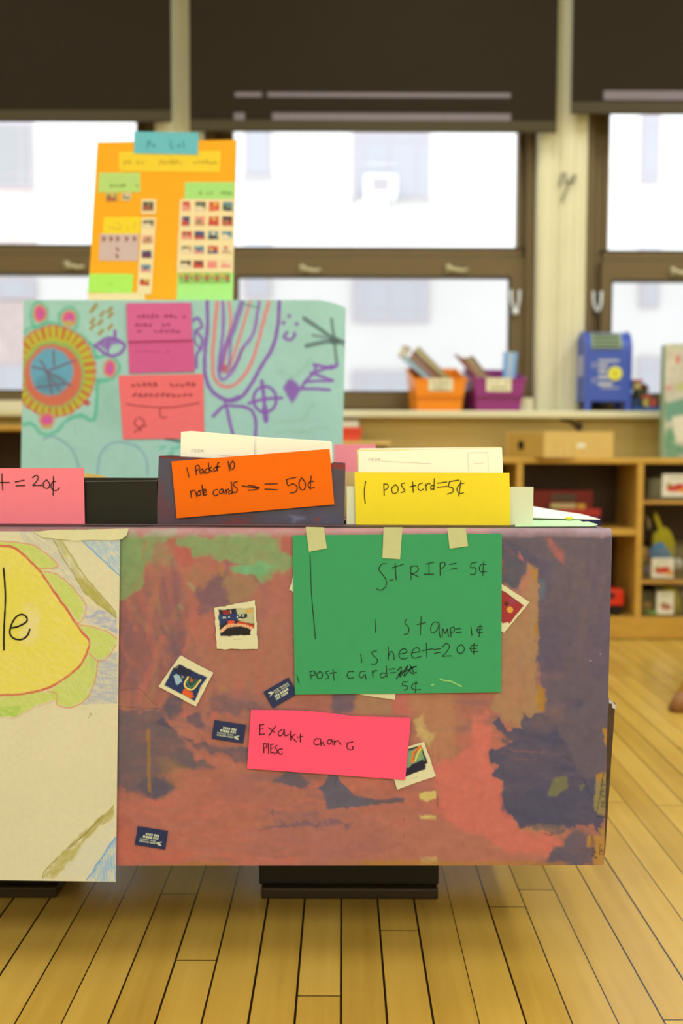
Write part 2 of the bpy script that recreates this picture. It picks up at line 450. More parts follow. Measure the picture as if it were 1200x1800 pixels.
def wood(name, rgb, ref=REF_BACK, rough=0.45, stretch=(1, 1, 1), amt=0.14, sc=14, spec=0.3):
    return mat(name, rgb, ref, rough=rough, spec=spec, noise=amt, nscale=sc, nstretch=stretch)
CREAM = mat('cream_wall_paint', (228, 211, 150), REF_BACK, rough=0.5, noise=0.03, nscale=6)
CEILW = mat('white_ceiling', (0.72, 0.70, 0.62), raw=True, rough=0.9)
PANEL = mat('tan_radiator_cover', (200, 165, 82), REF_BACK, rough=0.5, noise=0.05, nscale=4)
FRAME = mat('bronze_window_frame', (112, 88, 46), REF_BACK, rough=0.45, noise=0.04, nscale=5)
FRAMED = mat('dark_window_gasket', (40, 28, 14), REF_BACK, rough=0.6)
BRASS = mat('aged_brass', (206, 186, 124), REF_BACK, rough=0.35, metal=0.2)
BLIND = mat('brown_blind_fabric', (44, 34, 18), REF_BACK, rough=0.8, noise=0.05, nscale=300, spec=0.15)
HEM = mat('olive_hem_bar', (70, 58, 30), REF_BACK, rough=0.55, spec=0.25)
LIGHT_BAND = mat('painted_light_stripe', (128, 112, 102), REF_BACK, rough=0.7)  # window light on the blinds, put in as paler strips

struct(MB().box(ROOM_X0 - 0.1, ROOM_X1 + 0.1, ROOM_Y0 - 0.1, WY + 0.15, -0.1, 0).build('floor', floor_material(), org=Vector((0, 0, 0))))
struct(MB().box(ROOM_X0 - 0.1, ROOM_X1 + 0.1, ROOM_Y0 - 0.1, WY + 0.15, CEIL, CEIL + 0.1).build('ceiling', CEILW))
struct(MB().box(ROOM_X0 - 0.1, ROOM_X0, ROOM_Y0, WY + 0.15, 0, CEIL).build('wall_left', CREAM))
struct(MB().box(ROOM_X1, ROOM_X1 + 0.1, ROOM_Y0, WY + 0.15, 0, CEIL).build('wall_right', CREAM))
struct(MB().box(ROOM_X0 - 0.1, ROOM_X1 + 0.1, ROOM_Y0 - 0.1, ROOM_Y0, 0, CEIL).build('wall_front', CREAM))

SILL_Y = 3.93
SZ = Z(721.5, SILL_Y, 800)                      # top of the sill
SZB = Z(734.5, SILL_Y, 800)
HEADZ = 2.75
LC0, LC1 = X(275, 4.1), X(360, 4.1)             # pier left of the middle window
RC0, RC1 = X(938, 4.1), X(1025, 4.1)
LW0 = X(-303, 4.1); RW1 = X(1603, 4.1)
wall = MB()
wall.box(ROOM_X0, ROOM_X1, 4.12, WY + 0.15, 0, SZB)            # below the sill
wall.box(ROOM_X0, ROOM_X1, 4.12, WY + 0.15, HEADZ, CEIL)       # above the windows
wall.box(ROOM_X0, LW0, 4.12, WY + 0.15, SZB, HEADZ); wall.box(RW1, ROOM_X1, 4.12, WY + 0.15, SZB, HEADZ)
struct(wall.build('wall_back', CREAM))
struct(MB().box(ROOM_X0, ROOM_X1, 3.99, 4.12, 0, SZB).build('trim_1', PANEL))                # radiator cover below the sill
struct(MB().bevbox(ROOM_X0, ROOM_X1, SILL_Y, WY, SZB, SZ, 0.006).build('trim_2', CREAM))       # window sill
def pier(n, x0, x1):
    mb = MB(); w = x1 - x0
    mb.box(x0, x1, 4.12, WY + 0.15, SZ, HEADZ)
    mb.bevbox(x0 + w * 0.02, x0 + w * 0.40, 4.095, 4.125, SZ, HEADZ, 0.008)
    mb.bevbox(x0 + w * 0.45, x0 + w * 0.98, 4.10, 4.125, SZ, HEADZ, 0.006)
    for k in (0.10, 0.31, 0.56, 0.74, 0.90): mb.tube([(x0 + w * k, 4.0965 if k < 0.45 else 4.1015, SZ), (x0 + w * k, 4.0965 if k < 0.45 else 4.1015, HEADZ)], 0.0045)
    mb.tube([(x0 + w * 0.43, 4.112, SZ), (x0 + w * 0.43, 4.112, HEADZ)], 0.008)
    return struct(mb.build(n, CREAM))
pier('trim_3', LC0, LC1); p4 = pier('trim_4', RC0, RC1)
pl = lambda x, y: at(x, y, 4.085)
ink('scribble', p4, [[(478, 1090), (490, 1025), (512, 1020), (510, 1050), (525, 1080), (555, 1030), (570, 1035), (545, 1080)],
                     [(530, 1095), (505, 1140), (492, 1185)]], (840, 0, 3.333), pl, 3.0, mat('grey_pencil', (95, 88, 66), REF_BACK), label='grey scribble on the cream pier')
struct(MB().box(X(915, 3.93), X(943, 3.93), 4.02, 4.12, SZ, SZ + 0.055).build('trim_5', CREAM))

def glass_mat(name, tint, gloss=0.008):
    m = bpy.data.materials.new(name); m.use_nodes = True; nt = m.node_tree; nt.nodes.remove(nt.nodes['Principled BSDF'])
    tr = nt.nodes.new('ShaderNodeBsdfTransparent'); tr.inputs[0].default_value = (*tint, 1)
    gl = nt.nodes.new('ShaderNodeBsdfGlossy'); gl.inputs['Roughness'].default_value = 0.02
    mx = nt.nodes.new('ShaderNodeMixShader'); mx.inputs[0].default_value = gloss
    nt.links.new(tr.outputs[0], mx.inputs[1]); nt.links.new(gl.outputs[0], mx.inputs[2])
    nt.links.new(mx.outputs[0], nt.nodes['Material Output'].inputs[0]); return m
GL_UP = glass_mat('clear_glass', (0.97, 0.98, 0.97)); GL_LO = glass_mat('grey_glass', (0.78, 0.78, 0.77))
CORD = mat('white_cord', (232, 226, 196), REF_BACK, rough=0.5)

def window(n, x0, x1, gu, gl, rails, handles, cords):
    """gu, gl: pixel rects of the upper and lower glass; rails: (y_top, y_bottom) of the meeting rail"""
    Yf = WY; d = 0.07
    root = thing('window_%d' % n, None, None, ((x0 + x1) / 2, Yf, SZ)); root['kind'] = 'structure'
    ux0, ux1, uz0 = X(gu[0], Yf), X(gu[2], Yf), Z(gu[3], Yf, 650)
    lx0, lx1, lz0, lz1 = X(gl[0], Yf), X(gl[2], Yf), Z(gl[3], Yf, 650), Z(gl[1], Yf, 650)
    top = HEADZ
    f = MB()
    f.box(x0, ux0 - 0.02, Yf, Yf + d, SZ, top); f.box(ux1 + 0.02, x1, Yf, Yf + d, SZ, top)
    f.box(ux0 - 0.02, ux1 + 0.02, Yf, Yf + d, top - 0.06, top)
    f.box(x0, x1, Yf - 0.025, Yf, SZ, SZ + 0.022)
    f.box(x0, x0 + 0.03, Yf - 0.05, Yf, SZ, top); f.box(x1 - 0.03, x1, Yf - 0.05, Yf, SZ, top)
    f.build('frame', FRAME, root)
    us = MB()
    us.box(ux0 - 0.02, ux0, Yf - 0.008, Yf + 0.05, uz0, top - 0.06); us.box(ux1, ux1 + 0.02, Yf - 0.008, Yf + 0.05, uz0, top - 0.06)
    us.box(ux0 - 0.02, ux1 + 0.02, Yf - 0.014, Yf + 0.06, uz0 - 0.035, uz0 - 0.006)
    us.build('upper_sash', FRAME, root)
    MB().box(ux0 - 0.03, ux1 + 0.03, Yf - 0.012, Yf + 0.05, uz0 - 0.007, uz0 + 0.004).build('gasket', FRAMED, root)
    MB().box(ux0, ux1, Yf + 0.03, Yf + 0.036, uz0, top - 0.06).build('upper_pane', GL_UP, root)
    ls = MB()
    bx0, bx1 = ux0 - 0.03, ux1 + 0.03
    ls.box(bx0, lx0, Yf - 0.03, Yf + 0.03, SZ + 0.02, uz0 - 0.04); ls.box(lx1, bx1, Yf - 0.03, Yf + 0.03, SZ + 0.02, uz0 - 0.04)
    ls.box(lx0, lx1, Yf - 0.03, Yf + 0.03, SZ + 0.02, lz0); ls.box(lx0, lx1, Yf - 0.03, Yf + 0.03, lz1, uz0 - 0.04)
    o = ls.build('lower_sash', FRAME, root)
    g = MB()
    for (a, b, c, e) in ((lx0 - 0.004, lx0, lz0, lz1), (lx1, lx1 + 0.004, lz0, lz1), (lx0, lx1, lz1, lz1 + 0.005), (lx0, lx1, lz0 - 0.004, lz0)):
        g.box(a, b, Yf - 0.033, Yf - 0.02, c, e)
    g.build('gasket', FRAMED, root)
    MB().box(lx0, lx1, Yf, Yf + 0.006, lz0, lz1).build('lower_pane', GL_LO, root)
    for (hx, hy) in handles:
        q = at(hx, hy, Yf - 0.03); h = MB()
        h.bevbox(q.x - 0.032, q.x - 0.012, Yf - 0.045, Yf - 0.03, q.z - 0.006, q.z + 0.026, 0.004)
        h.tube([(q.x - 0.03, Yf - 0.045, q.z + 0.014), (q.x - 0.005, Yf - 0.055, q.z + 0.004), (q.x + 0.03, Yf - 0.058, q.z - 0.002), (q.x + 0.055, Yf - 0.055, q.z + 0.002)], 0.0085, 8, 0.006)
        hh = h.build('handle', BRASS, root, smooth=True); hh['label'] = 'pale brass sash handle'
    for (cx, cy, side) in cords:
        a, b, e = at(cx - 7, cy - 20, Yf - 0.04), at(cx + 8, cy - 20, Yf - 0.04), at(cx + 1, cy + 18, Yf - 0.045)
        cc = MB().tube([a, (a.x + 0.002, a.y, (a.z + e.z) / 2), (e.x - 0.006, e.y, e.z + 0.012), e, (e.x + 0.007, e.y, e.z + 0.012), (b.x - 0.001, b.y, (b.z + e.z) / 2), b], 0.0055, 8)
        if side: cc.ball((e.x, e.y, e.z), 0.014, 0.01, 0.015)
        cc.build('pull_loop', CORD, root, smooth=True)
    return root
window(1, LW0 + 0.005, LC0 - 0.005, (-250, 0, 245, 434), (-240, 486, 235, 688), None, [(128, 471), (-120, 471)], [])
window(2, LC1 + 0.005, RC0 - 0.005, (411, 0, 903, 437), (420, 489, 890, 688), None, [(540, 477), (797, 477)], [(905, 530, 1)])
window(3, RC1 + 0.005, RW1 - 0.005, (1060, 0, 1560, 441), (1067, 494, 1550, 690), None, [(1190, 482), (1440, 482)], [(1049, 532, 0)])

def blind(label, px0, px1, pyb, hem, bands):
    Y = 4.03; x0, x1 = X(px0, Y, 200), X(px1, Y, 200); zb, zh = Z(pyb, Y, 650), Z(pyb - hem, Y, 650)
    r = thing('roller_blind', label, 'blind', ((x0 + x1) / 2, Y, zb), 'brown roller blinds over the windows')
    MB().box(x0, x1, Y, Y + 0.002, zh, CEIL - 0.09).build('fabric', BLIND, r)
    MB().bevbox(x0, x1, Y - 0.007, Y + 0.009, zb, zh, 0.004).build('hem_bar', HEM, r)
    MB().lathe([(0.03, x0), (0.03, x1)], (0, Y + 0.012, CEIL - 0.06), 20, 'x').build('roller', HEM, r)
    for (a, b, c, e) in bands:
        MB().box(X(a, Y, 200), X(c, Y, 200), Y - 0.0006, Y - 0.0001, Z(e, Y, 650), Z(b, Y, 650)).build('stripe', LIGHT_BAND, r)['label'] = 'painted stripe of window light across the blind'
    return r
blind('dark brown roller blind over left window, plain, no stripes of window light', -310, 302, 216, 20, [])
blind('dark brown roller blind over middle window with two painted stripes of window light', 333, 978, 232, 20, [(413, 163, 460, 171), (470, 163, 897, 171), (411, 199, 430, 212), (478, 199, 898, 212)])
blind('dark brown roller blind over right window with one painted stripe of window light', 1003, 1610, 199, 21, [(1060, 158, 1560, 174)])

# lamps: the housings the ceiling lights sit in
HOUS = mat('lamp_housing', (0.8, 0.8, 0.78), raw=True, rough=0.5)
DIF = bpy.data.materials.new('lamp_diffuser'); DIF.use_nodes = True
DIF.node_tree.nodes['Principled BSDF'].inputs['Emission Color'].default_value = (*LIGHT_COL, 1)
DIF.node_tree.nodes['Principled BSDF'].inputs['Emission Strength'].default_value = 2.0
for i, (x, y) in enumerate(LAMPS):
    r = thing('ceiling_light', 'fluorescent ceiling light with white housing above the frame', 'ceiling light', (x, y, CEIL), 'ceiling lights')
    MB().box(x - 0.17, x + 0.17, y - 0.63, y + 0.63, CEIL - 0.055, CEIL).build('housing', HOUS, r)
    MB().box(x - 0.15, x + 0.15, y - 0.6, y + 0.6, CEIL - 0.07, CEIL - 0.055).build('diffuser', DIF, r)

# ------------------------------------------------------------------ building across the street
EY = 14.0
EXT = mat('white_facade', (0.80, 0.81, 0.82), raw=True, rough=0.9, noise=0.03, nscale=1.2)
EFR = mat('pale_window_frame', (0.49, 0.45, 0.50), raw=True, rough=0.7)
EPA = mat('reflecting_pane', (0.45, 0.47, 0.53), raw=True, rough=0.3)
EBR = mat('pale_pink_brick', (0.66, 0.57, 0.56), raw=True, rough=0.9, noise=0.08, nscale=6)
EBA = mat('grey_sill_band', (0.50, 0.49, 0.50), raw=True, rough=0.9)
bld = thing('building', 'white facade across the street seen through the windows', 'building', (X(600, EY), EY, -6))
pbox(-900, -500, 2200, 1900, EY, 0.4).build('facade', EXT, bld)
EPL = mat('pale_pane', (0.56, 0.59, 0.66), raw=True, rough=0.3); EFL = mat('pale_lower_frame', (0.60, 0.57, 0.62), raw=True, rough=0.7)
def ewin(x0, y0, x1, y1, mull=(), rails=(), pane=None):
    pane = pane or (EPL if y0 > 400 else EPA)
    f = pbox(x0, y0, x1, y1, EY - 0.06, 0.055).build('window', EFL if y0 > 400 else EFR, bld)
    xs = [x0 + 4] + [m for m in mull] + [x1 - 4]; ys = [y0 + 4] + list(rails) + [y1 - 4]
    m = MB()
    for i in range(len(xs) - 1):
        for j in range(len(ys) - 1): pbox(xs[i] + 2.5, ys[j] + 2, xs[i + 1] - 2.5, ys[j + 1] - 2, EY - 0.065, 0.004, m)
    m.build('pane', pane, f)
    return f
ewin(620, 232, 755, 350, (640, 684, 732), (250,)); ewin(620, 60, 755, 170, (640, 684, 732), (90,))
ewin(620, 488, 755, 566, (640, 684, 732), (545,)); ewin(618, 652, 760, 760, (640, 684, 732), (672,))
ewin(430, 205, 476, 310); ewin(430, 417, 476, 524, (), (488,)); ewin(430, 640, 476, 740)
ewin(1128, 200, 1160, 322, (), (222, 306)); ewin(1126, 416, 1160, 540, (), (488,)); ewin(1120, 626, 1160, 745, (), (650,))
ewin(-120, 215, 58, 330, (-30, 36), (305,), mat('grey_pane', (0.38, 0.39, 0.41), raw=True, rough=0.3)); ewin(-120, 488, 62, 526, (2, 46), ()); ewin(-120, 640, 66, 740, (6, 50), ())
for (a, b, c, d) in ((-120, 332, 62, 430), (-120, 528, 64, 640)): pbox(a, b, c, d, EY - 0.03, 0.03).build('brick_panel', EBR, bld)
for (a, b, c, d) in ((616, 348, 758, 356), (426, 308, 480, 316), (-120, 428, 62, 436)): pbox(a, b, c, d, EY - 0.08, 0.07).build('sill', EBA, bld)
ac = thing('air_conditioner', 'white air conditioner in a window of the building opposite', 'air conditioner', at(669, 350, EY - 0.5))
pbox(640, 305, 698, 344, EY - 0.5, 0.40, None, 0.03).build('casing', mat('white_casing', (0.86, 0.86, 0.86), raw=True), ac)
g = MB()
for k in range(5): pbox(653, 312 + k * 5, 684, 315 + k * 5, EY - 0.515, 0.012, g)
g.build('grille', EFR, ac); pbox(648, 344, 690, 354, EY - 0.45, 0.33).build('bracket', EBA, ac)

# ================================================================== PAINTED BOX
YF = 1.31
ZB0 = Z(1521.5, YF, 640)                           # bottom of the box
RC = 0.0115                                        # soft top edge
Z945 = Z(945, YF, 640)
TOPZ = Z945 + RC                                   # top of the box
BX0, BX1 = -0.66, X(1073, YF, 1200)
BD = 0.56
box_o = thing('cardboard_box', 'big cardboard box painted mauve, slate and green, carrying the paper price signs', 'box', ((BX0 + BX1) / 2, YF + BD / 2, ZB0))
c = Canvas(-290, 925, 1082, 1530, 0.6, (166, 101, 79), REF_FRONT, 3)
c.tex(0.07, 60, 40, 5)
A1, A2, A3, A4, A5 = (200, 900, 3.0), (200, 1150, 3.0), (420, 1220, 3.158), (780, 900, 2.857), (780, 1200, 2.857)
c.T = A1
c.poly([(-800, 60), (30, 60), (30, 470), (300, 330), (420, 480), (430, 700), (330, 900), (200, 960), (-800, 960)], (134, 86, 80), 0.85, 22, 6, 0.3)
c.strokes((212, 990, 505, 1250), (55, 115), [(176, 98, 78), (136, 88, 86), (152, 114, 78), (120, 86, 86), (186, 98, 80), (158, 106, 76), (146, 100, 80)], 110, (5, 14), (50, 140), (0.3, 0.6), 2)
c.strokes((212, 1240, 890, 1420), (-12, 22), [(180, 104, 80), (150, 98, 84), (196, 104, 80), (128, 92, 88), (162, 108, 76)], 90, (4, 12), (60, 160), (0.25, 0.55), 3)
c.strokes((212, 1410, 985, 1512), (-8, 10), [(188, 104, 80), (168, 104, 82), (202, 104, 80), (156, 98, 84), (176, 110, 76)], 90, (4, 12), (70, 190), (0.25, 0.5), 4)
c.poly([(430, 560), (560, 500), (760, 420), (950, 400), (950, 900), (500, 950), (400, 800)], (163, 104, 79), 0.7, 18, 8, 0.5)
c.poly([(360, 500), (430, 470), (560, 560), (540, 700), (430, 650), (360, 600)], (176, 98, 78), 0.7, 10, 6, 0.4)
c.poly([(-200, 100), (170, 130), (190, 100), (320, 95), (340, 130), (290, 130), (230, 180), (200, 240), (165, 290), (150, 380), (100, 430), (30, 460), (-200, 460)], (124, 144, 86), 1.0, 3, 5, 0.15)
c.poly([(160, 170), (240, 140), (300, 230), (310, 270), (250, 280), (190, 260)], (140, 134, 86), 0.6, 8, 5, 0.3)
c.poly([(330, 140), (450, 130), (760, 125), (900, 130), (880, 200), (935, 230), (945, 290), (850, 330), (780, 395), (740, 345), (620, 300), (600, 290), (680, 260), (560, 250), (400, 220), (330, 180)], (130, 148, 90), 1.0, 3, 6, 0.15)
c.poly([(620, 285), (760, 265), (860, 290), (780, 345), (700, 330)], (106, 164, 106), 0.9, 4, 5, 0.2)
c.poly([(330, 170), (400, 195), (430, 265), (360, 290), (300, 230)], (176, 92, 76), 0.95, 3, 4, 0.1)
c.poly([(850, 130), (940, 120), (940, 230), (880, 205)], (176, 92, 76), 0.8, 6, 4, 0.3)
c.poly([(540, 300), (700, 340), (760, 385), (720, 460), (610, 490), (560, 410)], (150, 116, 78), 0.9, 5, 6, 0.25)
c.poly([(440, 410), (530, 340), (575, 300), (600, 480), (470, 560), (430, 480)], (116, 82, 84), 0.9, 5, 6, 0.25)
c.poly([(760, 400), (850, 340), (945, 330), (945, 540), (820, 560)], (172, 98, 80), 0.6, 12, 6, 0.4)
c.poly([(950, 540), (1200, 540), (1200, 700), (950, 700)], (160, 110, 78), 0.5, 20, 6, 0.4)
c.line([(170, 150), (155, 230), (170, 290), (110, 400)], 4, (160, 112, 60), 0.5, 3, 3)
c.line([(400, 380), (425, 410)], 6, (150, 146, 92), 0.6, 4, 2); c.line([(345, 490), (355, 515)], 5, (140, 140, 90), 0.6, 4, 2)
c.line([(560, 280), (570, 330)], 4, (170, 118, 50), 0.7, 3, 2)
c.poly([(300, 640), (345, 680), (335, 755), (285, 745)], (104, 82, 86), 0.7, 8, 5, 0.3)
c.line([(40, 940), (130, 930), (190, 990), (225, 1020)], 1.2, (96, 66, 62), 0.8); c.line([(20, 1025), (130, 1032), (240, 1035)], 1.0, (96, 66, 62), 0.8)
c.line([(180, 930), (186, 1000)], 3, (165, 112, 50), 0.4, 3, 2)
c.T = A2
c.poly([(-300, 300), (250, 290), (280, 360), (370, 450), (430, 530), (525, 603), (480, 622), (330, 615), (250, 640), (345, 705), (270, 740), (205, 772), (160, 740), (100, 728), (-300, 640)], (98, 84, 84), 0.9, 4, 6, 0.2)
c.poly([(90, 728), (140, 660), (220, 640), (310, 690), (270, 740), (205, 770), (150, 742)], (88, 78, 86), 0.9, 3, 4, 0.2)
c.poly([(230, 545), (310, 560), (390, 625), (250, 635)], (142, 106, 66), 0.7, 8, 5, 0.3)
c.poly([(250, 640), (380, 690), (345, 710), (300, 690)], (140, 102, 62), 0.6, 6, 5, 0.3)
c.poly([(255, 290), (300, 210), (370, 240), (355, 300), (300, 345)], (86, 78, 84), 0.9, 4, 4, 0.2)
c.poly([(222, 365), (265, 325), (310, 395), (280, 385)], (80, 72, 82), 0.95, 2, 3)
c.poly([(385, 320), (430, 308), (490, 385), (440, 398)], (98, 80, 86), 0.95, 3, 4, 0.2)
c.poly([(500, 250), (560, 220), (680, 236), (800, 280), (700, 310), (560, 330), (510, 310)], (116, 86, 84), 0.9, 5, 6, 0.3)
c.poly([(520, 200), (640, 190), (800, 210), (780, 250), (560, 240)], (136, 92, 84), 0.6, 8, 6, 0.4)
c.poly([(360, 435), (520, 470), (720, 500), (720, 560), (600, 548), (450, 500)], (98, 82, 86), 0.9, 3, 7, 0.25)
c.poly([(365, 480), (420, 500), (520, 570), (560, 590), (460, 560)], (180, 104, 82), 0.7, 4, 4, 0.2)
c.poly([(350, 310), (375, 300), (372, 330), (355, 330)], (186, 96, 80), 0.9, 3, 2); c.poly([(515, 310), (540, 305), (540, 340), (520, 345)], (190, 98, 78), 0.9, 3, 2)
c.poly([(170, 395), (186, 395), (196, 730), (180, 722), (176, 560)], (152, 108, 46), 0.9, 1.2, 1.5)
c.line([(195, 740), (200, 900)], 1.2, (140, 86, 66), 0.6)
c.poly([(-300, 745), (120, 745), (210, 785), (310, 745), (420, 660), (600, 640), (780, 690), (800, 820), (640, 1000), (400, 1100), (-300, 1100)], (182, 102, 80), 0.45, 12, 8, 0.4)
c.poly([(-300, 900), (110, 920), (130, 1010), (400, 1050), (400, 1110), (-300, 1110)], (188, 92, 70), 0.6, 14, 6, 0.4)
c.poly([(20, 840), (90, 880), (110, 920), (-100, 930)], (168, 88, 70), 0.6, 5, 4, 0.3)
c.poly([(560, 690), (720, 600), (780, 740), (600, 800)], (152, 94, 84), 0.4, 14, 8, 0.5)
c.poly([(215, 1108), (600, 1098), (640, 1122), (215, 1122)], (160, 108, 44), 0.85, 3, 3)
c.poly([(560, 165), (590, 160), (600, 200), (570, 205)], (172, 122, 70), 0.5, 4, 3)
c.T = A3
c.poly([(505, -40), (650, -40), (650, 120), (515, 110)], (98, 83, 90), 0.9, 3, 4, 0.2)
c.poly([(650, -60), (870, -60), (840, 120), (650, 120)], (158, 118, 78), 0.8, 8, 6, 0.3)
c.poly([(840, -10), (960, -10), (960, 110), (850, 110)], (190, 96, 80), 0.7, 8, 5, 0.3)
c.poly([(940, -20), (1210, -20), (1210, 350), (1100, 390), (1000, 300)], (172, 118, 77), 0.85, 12, 6, 0.3)
c.poly([(1090, 400), (1300, 380), (1300, 680), (1100, 680)], (196, 104, 80), 0.6, 14, 6, 0.3)
c.poly([(620, 500), (780, 540), (1000, 520), (1090, 400), (1090, 620), (700, 640)], (184, 102, 76), 0.5, 14, 6, 0.3)
c.poly([(180, 490), (260, 435), (345, 438), (370, 480), (410, 500), (380, 525), (260, 516)], (98, 85, 88), 0.95, 3, 4)
c.poly([(425, 528), (480, 480), (500, 435), (545, 438), (580, 500), (640, 556), (740, 588), (910, 574), (905, 596), (740, 615), (620, 630), (490, 641), (485, 590), (465, 545)], (95, 86, 92), 1.0, 1.5, 3)
c.poly([(735, 590), (908, 578), (906, 600), (740, 612)], (100, 80, 76), 0.7, 1.5, 2)
c.poly([(95, 742), (180, 712), (300, 698), (470, 700), (640, 715), (600, 732), (430, 728), (300, 726), (110, 752)], (108, 84, 90), 0.9, 3, 6, 0.5)
c.poly([(150, 650), (200, 640), (330, 660), (450, 650), (430, 690), (220, 682)], (128, 92, 88), 0.7, 5, 6, 0.5)
c.line([(430, 740), (445, 705), (455, 740), (475, 705), (485, 735), (510, 708)], 1.5, (98, 78, 88), 0.7)
c.poly([(100, 760), (700, 730), (950, 800), (1000, 900), (400, 890), (100, 850)], (160, 98, 84), 0.5, 16, 8, 0.5)
c.poly([(980, 150), (1012, 115), (1035, 190), (1075, 215), (1060, 300), (1010, 250), (985, 225)], (190, 158, 92), 0.85, 3, 4)
for p in ([(1000, 545), (1090, 538), (1092, 580), (1040, 594), (1005, 582)], [(1000, 672), (1095, 682), (1092, 704), (1008, 690)], [(1005, 905), (1103, 898), (1103, 952), (1008, 952)]):
    c.poly(p, (205, 180, 96), 0.95, 1.5, 3)
for (x, y0, y1) in ((1103, 290, 385), (1100, 570, 625), (1098, 670, 700), (918, 570, 620), (916, 690, 705), (916, 770, 795)): c.line([(x, y0), (x, y1)], 0.9, (70, 52, 40), 0.9)
c.line([(1103, 640), (1103, 940)], 0.8, (140, 90, 60), 0.5); c.line([(1003, 300), (1003, 940)], 0.8, (150, 96, 70), 0.35)
c.line([(545, 455), (530, 500)], 1.4, (70, 64, 76)); c.line([(190, 640), (180, 662), (190, 670)], 1.2, (80, 72, 84))
c.poly([(860, 690), (950, 700), (940, 740), (850, 740)], (190, 98, 80), 0.6, 8, 5, 0.3)
c.poly([(500, 945), (900, 915), (1000, 940), (900, 960), (500, 960)], (162, 112, 60), 0.7, 5, 4)
c.T = A4
c.poly([(390, 270), (475, 270), (470, 360), (482, 560), (470, 700), (472, 860), (520, 1010), (400, 1040), (380, 1090), (240, 1000), (280, 610), (430, 450), (390, 400)], (161, 120, 78), 1.0, 3, 4, 0.1)
c.strokes((870, 1000, 935, 1230), (75, 105), [(166, 124, 78), (156, 114, 80), (178, 118, 80), (150, 122, 84)], 30, (4, 10), (50, 130), (0.25, 0.5), 5)
c.poly([(300, 900), (330, 700), (400, 620), (440, 800), (400, 1000), (300, 1040)], (166, 114, 80), 0.6, 12, 6, 0.4)
c.poly([(240, 60), (860, 60), (870, 1180), (540, 1180), (512, 1000), (492, 860), (470, 700), (478, 560), (470, 290), (430, 262), (380, 222), (300, 150), (240, 150)], (97, 82, 86), 1.0, 1.8, 4, 0.0)
c.strokes((952, 955, 1064, 1260), (70, 110), [(92, 77, 86), (104, 88, 86), (112, 90, 82), (84, 74, 90), (100, 84, 90)], 80, (5, 13), (50, 150), (0.25, 0.55), 6)
c.poly([(560, 130), (680, 120), (640, 400), (560, 500)], (106, 88, 84), 0.6, 20, 8, 0.5); c.poly([(700, 200), (840, 140), (840, 500), (740, 460)], (106, 86, 86), 0.5, 20, 8, 0.5)
c.poly([(500, 560), (620, 600), (600, 800), (490, 800)], (86, 76, 90), 0.6, 16, 8, 0.4); c.poly([(690, 560), (850, 520), (850, 1000), (720, 900)], (94, 78, 90), 0.6, 20, 8, 0.4)
c.poly([(280, 150), (345, 148), (480, 240), (472, 278), (420, 262), (410, 330), (380, 400), (290, 360)], (80, 74, 86), 0.95, 4, 4, 0.2)
c.poly([(290, 200), (370, 230), (390, 320), (350, 390), (290, 350)], (84, 82, 84), 0.8, 6, 5, 0.3)
c.poly([(480, 260), (560, 240), (540, 330), (490, 420)], (86, 78, 92), 0.7, 8, 5, 0.3)
c.poly([(505, 140), (540, 136), (598, 200), (606, 258), (578, 250)], (168, 94, 80), 0.9, 4, 3, 0.2); c.poly([(380, 198), (402, 230), (395, 252), (377, 228)], (170, 96, 90), 0.9, 2, 2)
c.poly([(395, 350), (425, 290), (445, 300), (420, 400), (385, 410)], (176, 110, 84), 0.8, 5, 3, 0.2)
c.poly([(440, 285), (474, 280), (470, 345), (448, 340)], (170, 120, 50), 0.9, 2, 2); c.poly([(452, 560), (476, 560), (474, 612), (455, 612)], (165, 115, 44), 0.9, 2, 2)
c.poly([(466, 860), (498, 890), (520, 1000), (480, 1000)], (165, 115, 40), 0.95, 3, 3)
c.poly([(478, 350), (502, 338), (495, 430), (478, 450)], (98, 112, 112), 0.8, 4, 3, 0.2); c.line([(390, 700), (385, 790)], 5, (140, 126, 96), 0.4, 6)
c.poly([(495, 820), (590, 800), (590, 870), (500, 870)], (134, 96, 86), 0.6, 8, 6, 0.4)
c.poly([(180, 990), (210, 985), (205, 1020), (178, 1015)], (104, 86, 76), 0.9, 3, 3)
c.T = A5
c.poly([(150, 170), (240, 250), (230, 350), (245, 450), (295, 500), (285, 570), (315, 640), (350, 690), (380, 745), (560, 770), (592, 812), (500, 860), (300, 835), (0, 690), (-60, 430), (130, 320)], (196, 103, 82), 1.0, 4, 5, 0.15)
c.line([(200, 150), (190, 400)], 16, (204, 108, 86), 0.6, 8, 4)
c.poly([(-300, 700), (0, 700), (300, 835), (520, 880), (470, 912), (-300, 912)], (172, 105, 80), 0.7, 8, 6, 0.3)
c.poly([(250, 200), (282, 185), (330, 225), (390, 225), (400, 165), (510, 160), (600, 200), (800, 200), (830, 600), (790, 790), (720, 710), (600, 742), (540, 765), (480, 740), (380, 722), (355, 690), (310, 640), (290, 560), (295, 500), (240, 452), (262, 430), (232, 345), (300, 320), (350, 270), (270, 235)], (80, 73, 86), 1.0, 1.2, 6)
c.strokes((890, 1290, 1040, 1440), (0, 28), [(76, 70, 88), (92, 80, 86), (68, 67, 84), (100, 84, 88)], 60, (4, 10), (40, 120), (0.3, 0.6), 7)
c.poly([(290, 560), (500, 520), (660, 600), (650, 700), (560, 720), (420, 700), (320, 650)], (72, 70, 86), 0.8, 10, 7, 0.3)
c.poly([(300, 300), (600, 350), (560, 450), (320, 420)], (92, 80, 86), 0.7, 12, 7, 0.5); c.poly([(320, 510), (420, 520), (400, 590), (310, 560)], (98, 84, 88), 0.5, 8, 6, 0.4)
c.poly([(400, 170), (520, 170), (530, 240), (420, 240)], (110, 88, 84), 0.7, 8, 6, 0.5)
